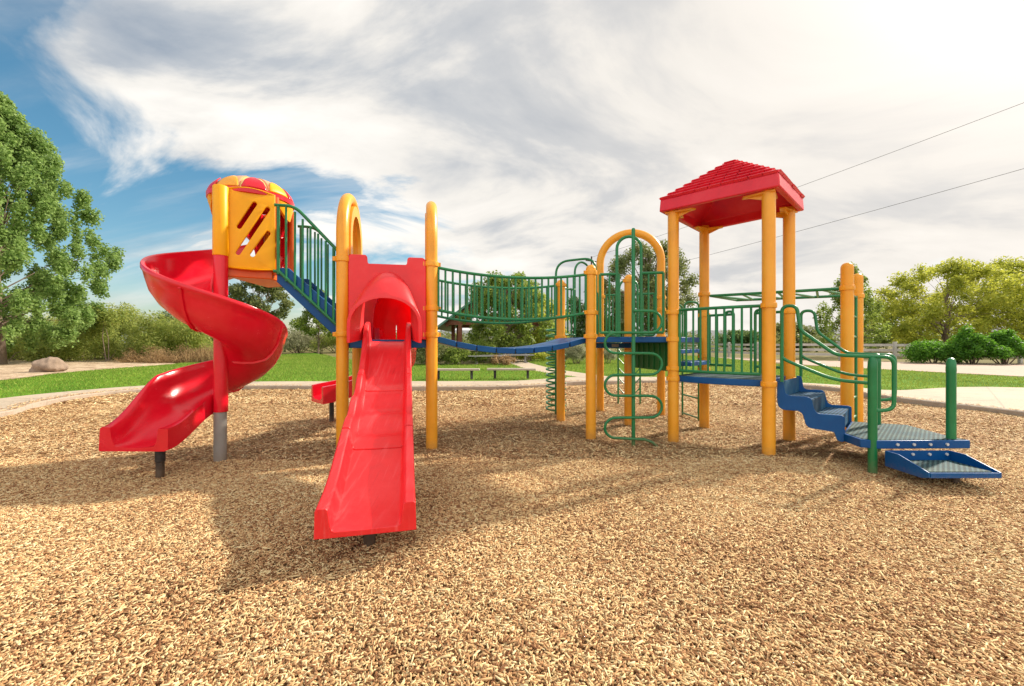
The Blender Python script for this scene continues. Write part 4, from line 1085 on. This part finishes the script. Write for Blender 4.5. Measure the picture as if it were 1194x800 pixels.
# big cottonwood, upright limbs
tree('cottonwood_tree', on(-4, 22), 13.7, 1.0, 4.7, 460, 150000, .14, 'leaf_cotton', 'tall bright green cottonwood at the left edge, trunk on the tan gravel', seed=3, tr=.34,
     prof=lambda q: interp([0, .12, .45, .75, 1], [.55, .85, 1.0, .56, .05], q), clr=(1.0, 1.0, 1.6), asp=.8, limb=.14, fill=.66, every=7)
tree('leafy_tree', on(302, 36), 7.2, 1.6, 3.0, 44, 17000, .20, 'leaf_olive', 'dark leafy tree half hidden behind the spiral slide', seed=8, tr=.16)
tree('leafy_tree', on(226, 32), 3.9, .4, 2.2, 26, 9000, .17, 'leaf_dark', 'short dark bushy tree left of the spiral slide behind dry weeds', seed=18, tr=.12)
tree('young_tree', on(371, 44), 6.6, 1.7, 2.5, 34, 9500, .20, 'leaf_mid', 'slim young tree on the lawn seen under the blue stairs', seed=5, tr=.09, prof=lambda q: 1.0 * (1 - q) ** .6 * min(1, .6 + 2 * q))
tree('round_tree', on(592, 26.5), 5.4, .4, 2.7, 56, 24000, .15, 'leaf_mid', 'rounded green tree in front of the shelter under the bridge', seed=11, tr=.1)
tree('autumn_tree', on(632, 30), 4.6, .6, 1.8, 26, 8500, .16, 'leaf_yellow', 'small yellowing tree just right of the rounded green tree', seed=13, tr=.08)
tree('old_willow_tree', on(757, 40), 10.6, 2.2, 4.6, 62, 24000, .20, 'leaf_olive', 'broad olive tree with airy crown behind the yellow arch', seed=21, tr=.33, fill=.7)
tree('old_willow_tree', on(700, 44), 7.0, .8, 3.4, 40, 15000, .22, 'leaf_dark', 'dark dense tree left of the airy olive tree', seed=22, tr=.25)
tree('slender_tree', on(992, 33), 7.2, .6, 3.5, 80, 11000, .16, 'leaf_mid', 'loose open tree behind the two short yellow posts', seed=25, tr=.14, clr=(.55, .55, .75), prof=lambda q: 1.0 * (1 - q) ** .85 * min(1, .8 + 2 * q), limb=.2)
tree('locust_tree', on(1104, 37), 8.1, .3, 5.2, 110, 34000, .21, 'leaf_yellow', 'wide yellow-green tree behind the fence hedge', seed=27, tr=.25, clr=(1.0, 1.0, .72), asp=.6, limb=.18, every=2)
tree('locust_tree', on(1196, 39), 9.0, .3, 6.0, 120, 38000, .21, 'leaf_yellow', 'taller yellow-green tree cut by the right edge of the photo', seed=28, tr=.25, clr=(1.0, 1.0, .72), asp=.6, limb=.18, every=2)
tree('distant_tree', on(1045, 52), 6.2, .3, 4.6, 36, 11000, .26, 'leaf_mid', 'hazy green tree far beyond the fence between open tree and wide tree', seed=29, tr=.2)
tree('distant_tree', on(868, 60), 2.9, .2, 3.6, 34, 9000, .28, 'leaf_dark', 'low dark tree far beyond the fence seen through the lower rails', seed=30, tr=.2)
tree('distant_tree', on(920, 58), 3.9, .2, 3.6, 34, 9000, .28, 'leaf_olive', 'low olive tree far beyond the fence behind the roof posts', seed=31, tr=.2)

def shrub(name, loc, H, half, ncl, nl, lsz, mat, label, seed, asp=.5, up=.4, clr=1.0, squash=1):
    r = random.Random(seed); e = empty(name, (0, 0, 0)); WLOC[e.name] = V(0, 0, 0)
    cents, rads = [], []
    for k in range(ncl):
        a = k * 2.39996; q = math.sqrt((k + .5) / ncl); R = half * q * r.uniform(.6, 1.08); z = H * (.24 + .56 * (1 - q * q) * r.uniform(.5, 1.2)); s = r.uniform(.20, .42) * min(half, H) * clr
        cents.append((R * math.cos(a), R * math.sin(a) * squash, min(z, H - s * .9))); rads.append((s, s, s * .9))
    np_mesh('foliage', mat, leaves(cents, rads, nl, lsz, asp, seed, up=up, fill=.5), 4, e)
    mb = MB()
    for c in cents[::2]: mb.tube([V(c[0] * .15, c[1] * .15, -.1), V(c[0] * .55, c[1] * .55, c[2] * .55), V(*c)], [.03 * H / 2, .02 * H / 2, .006], 6)
    mb.build('stem', 'bark', e); e.location = loc; tag(e, label, 'shrub'); return e
shrub('low_shrub', on(562, 24.5), 1.3, 1.1, 16, 6000, .11, 'leaf_mid', 'low green shrub between the two picnic tables', 57)
shrub('low_shrub', on(618, 25.5), 1.1, .9, 14, 4500, .11, 'leaf_yellow', 'low yellowish shrub right of the shelter path', 58)
shrub('sage_bush', on(672, 22.5), 1.35, .78, 18, 9000, .10, 'leaf_sage', 'rounded grey-green sage bush right of the corkscrew climber', 41, asp=.22, up=.9)
shrub('sage_bush', on(708, 23), 1.2, .55, 12, 5000, .10, 'leaf_sage', 'smaller grey-green bush behind the six-sided deck posts', 42, asp=.22, up=.9)
shrub('low_shrub', on(500, 21.8), 1.5, 1.0, 16, 6500, .10, 'leaf_olive', 'low olive shrub left of the bridge above the nearer bench', 43)
shrub('low_shrub', on(536, 22.0), 1.15, .95, 16, 6500, .10, 'leaf_mid', 'low green shrub beneath the bridge next to the picnic tables', 44)
shrub('low_shrub', on(585, 21.4), .55, .8, 12, 3200, .09, 'weeds', 'small reddish dry shrub beneath the middle of the bridge', 45)
shrub('low_shrub', on(655, 27), 1.0, .8, 12, 3500, .10, 'weeds', 'small reddish dry shrub beside the shelter post', 46)
shrub('low_shrub', on(478, 30), 1.8, 1.6, 18, 6500, .13, 'leaf_olive', 'olive shrub seen just right of the straight slide', 54)
shrub('hedge_shrub', on(1088, 23.4), 1.35, 1.35, 20, 9500, .12, 'leaf_bright', 'low dark green hedge shrub at the fence, leftmost of three', 47, asp=.6, squash=.7)
shrub('hedge_shrub', on(1134, 22.6), 2.1, 1.15, 26, 13000, .12, 'leaf_bright', 'round deep green shrub over the fence, middle of three', 48, asp=.6)
shrub('hedge_shrub', on(1171, 22.6), 2.15, 1.0, 24, 12000, .12, 'leaf_bright', 'round deep green shrub at the fence nearest the right edge', 49, asp=.6)
shrub('pale_bush', on(348, 47), 3.1, 2.3, 22, 8000, .20, 'leaf_sage', 'pale bush at the far lawn edge left of the young tree', 50, asp=.4)
shrub('pale_bush', on(395, 48), 3.0, 2.5, 22, 8000, .20, 'leaf_willow', 'pale bush at the far lawn edge right of the young tree', 51, asp=.4)
# thicket of willows behind the gravel: one tangled mass
cents, rads = [], []
r = random.Random(60)
for k in range(230):
    px = r.uniform(-60, 262); Yd = r.uniform(25.5, 33)
    topy = interp([-60, 0, 40, 90, 135, 180, 230, 262], [352, 362, 366, 357, 350, 359, 368, 372], px) + r.uniform(0, 4)
    zt = EYE + (CY - topy) * Yd / F; s = r.uniform(.5, .95); z = r.uniform(.08, 1.0) ** .8 * (zt - s * .8)
    cents.append((on(px, Yd).x, Yd, max(z, s * .6))); rads.append((s * 1.1, s * .9, s))
tag(np_mesh('willow_thicket', 'leaf_willow', leaves(cents, rads, 120000, .19, .34, 61, up=.8, fill=.5), 4), 'tangled yellow-green willow thicket behind the gravel bed at left', 'thicket', kind='stuff')
mb = MB()
for k in range(45):
    c = cents[k]; b = V(c[0] + r.uniform(-1.2, 1.2), c[1] - .3, ZT); mb.tube([b, (b + V(*c)) / 2 + V(r.uniform(-.3, .3), 0, .1), V(*c)], [.03, .02, .006], 5)
tag(mb.build('thicket_branches', 'bark'), 'thin bare branches tangled inside the willow thicket at left', 'branches', kind='stuff')
# dry weeds in front of it
n = 5200; kc = RNG.integers(0, 46, n); pc_ = RNG.uniform(150, 262, 46); yc_ = RNG.uniform(23.3, 26.5, 46); hc_ = RNG.uniform(.35, 1.05, 46)
yy = yc_[kc] + RNG.normal(0, .3, n); x = (pc_[kc] - CX) * yc_[kc] / F + RNG.normal(0, .35, n)
h = RNG.uniform(.3, 1.0, n) * hc_[kc] * np.clip((x + 21) / 4.5, .45, 1.15); a = RNG.uniform(0, np.pi, n); w = .018
lx, ly = RNG.normal(0, .22, n), RNG.normal(0, .2, n)
wd = np.stack([np.stack([x - np.cos(a) * w * .5, yy - np.sin(a) * w * .5, np.full(n, ZT)], -1), np.stack([x + np.cos(a) * w * .5, yy + np.sin(a) * w * .5, np.full(n, ZT)], -1), np.stack([x + lx + np.cos(a) * w, yy + ly, ZT + h], -1), np.stack([x + lx - np.cos(a) * w, yy + ly, ZT + h * .96], -1)], 1).reshape(-1, 3)
wl = leaves([(a_, b_, ZT + c_ * .5) for a_, b_, c_ in zip((pc_ - CX) * yc_ / F, yc_, hc_)], [(.5, .4, c_ * .55) for c_ in hc_], 12000, .09, .4, 77, up=.3)
tag(np_mesh('dry_weeds', 'weeds', np.concatenate([wd, wl]), 4), 'dry brown weeds at the lawn edge behind the spiral slide', 'weeds', kind='stuff')
# far woods along the horizon
cents, rads = [], []
for k in range(230):
    px = r.uniform(-500, 1700); Yd = r.uniform(85, 150)
    if 815 < px < 900 and r.random() < .7: continue
    s = r.uniform(2.0, 3.6); cents.append((on(px, Yd).x, Yd, r.uniform(.6, 3.2))); rads.append((s * 1.5, s, s * .8))
for k in range(170):
    px = r.uniform(290, 1010); Yd = r.uniform(50, 66); s = r.uniform(.8, 1.5)
    if 815 < px < 895: s *= .45
    cents.append((on(px, Yd).x, Yd, ZT + s * r.uniform(.5, 1.3))); rads.append((s * 1.5, s, s * .9))
tag(np_mesh('distant_woods', 'leaf_olive', leaves(cents, rads, 90000, .45, .7, 71), 4), 'far line of olive woods along the horizon', 'woods', kind='stuff')

# ------------------------------------------------------------------ light, sky, camera
SUN = V(.70, .42, .58).normalized()
SKN = (1.4, 30, (12.3, 4.4, 7.3), .75)
SKM = (1.7, (25.1, 2.2, 1.6), .5)
w = bpy.data.worlds.new('World'); S.world = w; w.use_nodes = True
nt = w.node_tree; nt.nodes.clear(); out = nt.nodes.new('ShaderNodeOutputWorld')
sky = nt.nodes.new('ShaderNodeTexSky'); sky.sky_type = 'NISHITA'; sky.sun_disc = False
sky.sun_elevation = math.asin(SUN.z); sky.sun_rotation = math.atan2(SUN.x, SUN.y); sky.air_density = 1.1; sky.dust_density = .6; sky.ozone_density = 2.0
bg1 = nt.nodes.new('ShaderNodeBackground'); bg1.inputs[1].default_value = 0.10; L(nt, sky.outputs[0], bg1.inputs[0])
tc = nt.nodes.new('ShaderNodeTexCoord').outputs['Generated']
nv = nt.nodes.new('ShaderNodeVectorMath'); nv.operation = 'NORMALIZE'; L(nt, tc, nv.inputs[0]); D = nv.outputs[0]
sx = nt.nodes.new('ShaderNodeSeparateXYZ'); L(nt, D, sx.inputs[0])
hs = nt.nodes.new('ShaderNodeHueSaturation'); hs.inputs['Saturation'].default_value = 1.25; hs.inputs['Hue'].default_value = .482; hs.inputs['Value'].default_value = 1.0
L(nt, sky.outputs[0], hs.inputs['Color']); L(nt, hs.outputs[0], bg1.inputs[0])
zc = math_n(nt, 'ADD', math_n(nt, 'MAXIMUM', sx.outputs[2], 0.0), 0.30)
pc = nt.nodes.new('ShaderNodeCombineXYZ')
L(nt, math_n(nt, 'DIVIDE', sx.outputs[0], zc), pc.inputs[0]); L(nt, math_n(nt, 'DIVIDE', sx.outputs[1], zc), pc.inputs[1])
def mapped(rot, sc, loc):
    m_ = nt.nodes.new('ShaderNodeMapping'); m_.inputs['Rotation'].default_value = (0, 0, math.radians(rot)); m_.inputs['Scale'].default_value = (*sc, 1); m_.inputs['Location'].default_value = loc
    L(nt, pc.outputs[0], m_.inputs[0]); return m_.outputs[0]
def smooth(x, a, b, c=0.0, d=1.0):
    m_ = nt.nodes.new('ShaderNodeMapRange'); m_.interpolation_type = 'SMOOTHSTEP'; L(nt, x, m_.inputs[0])
    for i_, v_ in ((1, a), (2, b), (3, c), (4, d)): m_.inputs[i_].default_value = v_
    return m_.outputs[0]
def dot(v):
    d_ = nt.nodes.new('ShaderNodeVectorMath'); d_.operation = 'DOT_PRODUCT'; L(nt, D, d_.inputs[0]); d_.inputs[1].default_value = Vector(v).normalized(); return d_.outputs['Value']
n1 = noise(nt, SKN[0], 12, .56, mapped(SKN[1], (.6, 1.15), SKN[2]), SKN[3])        # cover
n2 = noise(nt, SKM[0], 12, .57, mapped(28, (.75, 1.1), SKM[1]), SKM[2])          # light and dark of the cloud
n3 = noise(nt, 1.1, 8, .55, mapped(12, (.30, 1.7), (1.5, 5.2, .9)), .25)         # thin streaks
thr = smooth(dot((-.90, .50, .0)), .45, .97, .27, .54)
mk = smooth(math_n(nt, 'SUBTRACT', n1, thr), -.03, .09)
low = smooth(sx.outputs[2], .10, .42, 1.0, 0.0)
st = math_n(nt, 'MULTIPLY', smooth(n3, .50, .72), .8)
mk = math_n(nt, 'MAXIMUM', mk, st)
cc_ = ramp(nt, [(.22, (.22, .30, .41)), (.40, (.50, .54, .59)), (.50, (.88, .855, .81)), (.62, (1.06, 1.02, .96))], n2)
ga = math_n(nt, 'MAXIMUM', dot(SUN), 0.0)
gl = math_n(nt, 'MINIMUM', math_n(nt, 'ADD', math_n(nt, 'MULTIPLY', math_n(nt, 'POWER', ga, 1.6), .66), math_n(nt, 'MULTIPLY', math_n(nt, 'POWER', ga, 14.0), .3)), .74)
warm = mixc(nt, gl, cc_, (.86, .80, .73))
gc = nt.nodes.new('ShaderNodeVectorMath'); gc.operation = 'SCALE'; gc.inputs[0].default_value = (1.0, .93, .84); L(nt, math_n(nt, 'MULTIPLY', math_n(nt, 'POWER', ga, 30.0), .7), gc.inputs['Scale'])
back = nt.nodes.new('ShaderNodeVectorMath'); back.operation = 'SCALE'; back.inputs[0].default_value = (1.0, .97, .93); L(nt, math_n(nt, 'MULTIPLY', math_n(nt, 'MAXIMUM', math_n(nt, 'MULTIPLY', sx.outputs[1], -1.0), 0.0), .55), back.inputs['Scale'])
wadd = nt.nodes.new('ShaderNodeVectorMath'); wadd.operation = 'ADD'; L(nt, warm, wadd.inputs[0]); L(nt, gc.outputs[0], wadd.inputs[1])
wad2 = nt.nodes.new('ShaderNodeVectorMath'); wad2.operation = 'ADD'; L(nt, wadd.outputs[0], wad2.inputs[0]); L(nt, back.outputs[0], wad2.inputs[1])
bg2 = nt.nodes.new('ShaderNodeBackground'); bg2.inputs[1].default_value = .77; L(nt, wad2.outputs[0], bg2.inputs[0])
mx = nt.nodes.new('ShaderNodeMixShader'); L(nt, mk, mx.inputs[0]); L(nt, bg1.outputs[0], mx.inputs[1]); L(nt, bg2.outputs[0], mx.inputs[2]); L(nt, mx.outputs[0], out.inputs[0])
w.cycles.sampling_method = 'AUTOMATIC'

sl = bpy.data.lights.new('sun', 'SUN'); sl.energy = 4.6; sl.angle = math.radians(2.4); sl.color = (1, .90, .76)
so = bpy.data.objects.new('sun', sl); COL.objects.link(so); so.rotation_euler = SUN.to_track_quat('Z', 'Y').to_euler()

cam = bpy.data.cameras.new('camera'); cam.sensor_width = 36; cam.lens = 36 * F / 1194; cam.clip_start = .05; cam.clip_end = 20000
co = bpy.data.objects.new('camera', cam); COL.objects.link(co); co.location = (0, 0, EYE); co.rotation_euler = (math.radians(90), 0, 0); S.camera = co
S.view_settings.view_transform = 'Standard'; S.view_settings.look = 'None'; S.view_settings.exposure = 0.46; S.view_settings.gamma = 1.0; S.view_settings.use_curve_mapping = False
S.cycles.max_bounces = 8; S.cycles.diffuse_bounces = 3; S.cycles.transparent_max_bounces = 8; S.cycles.use_denoising = True
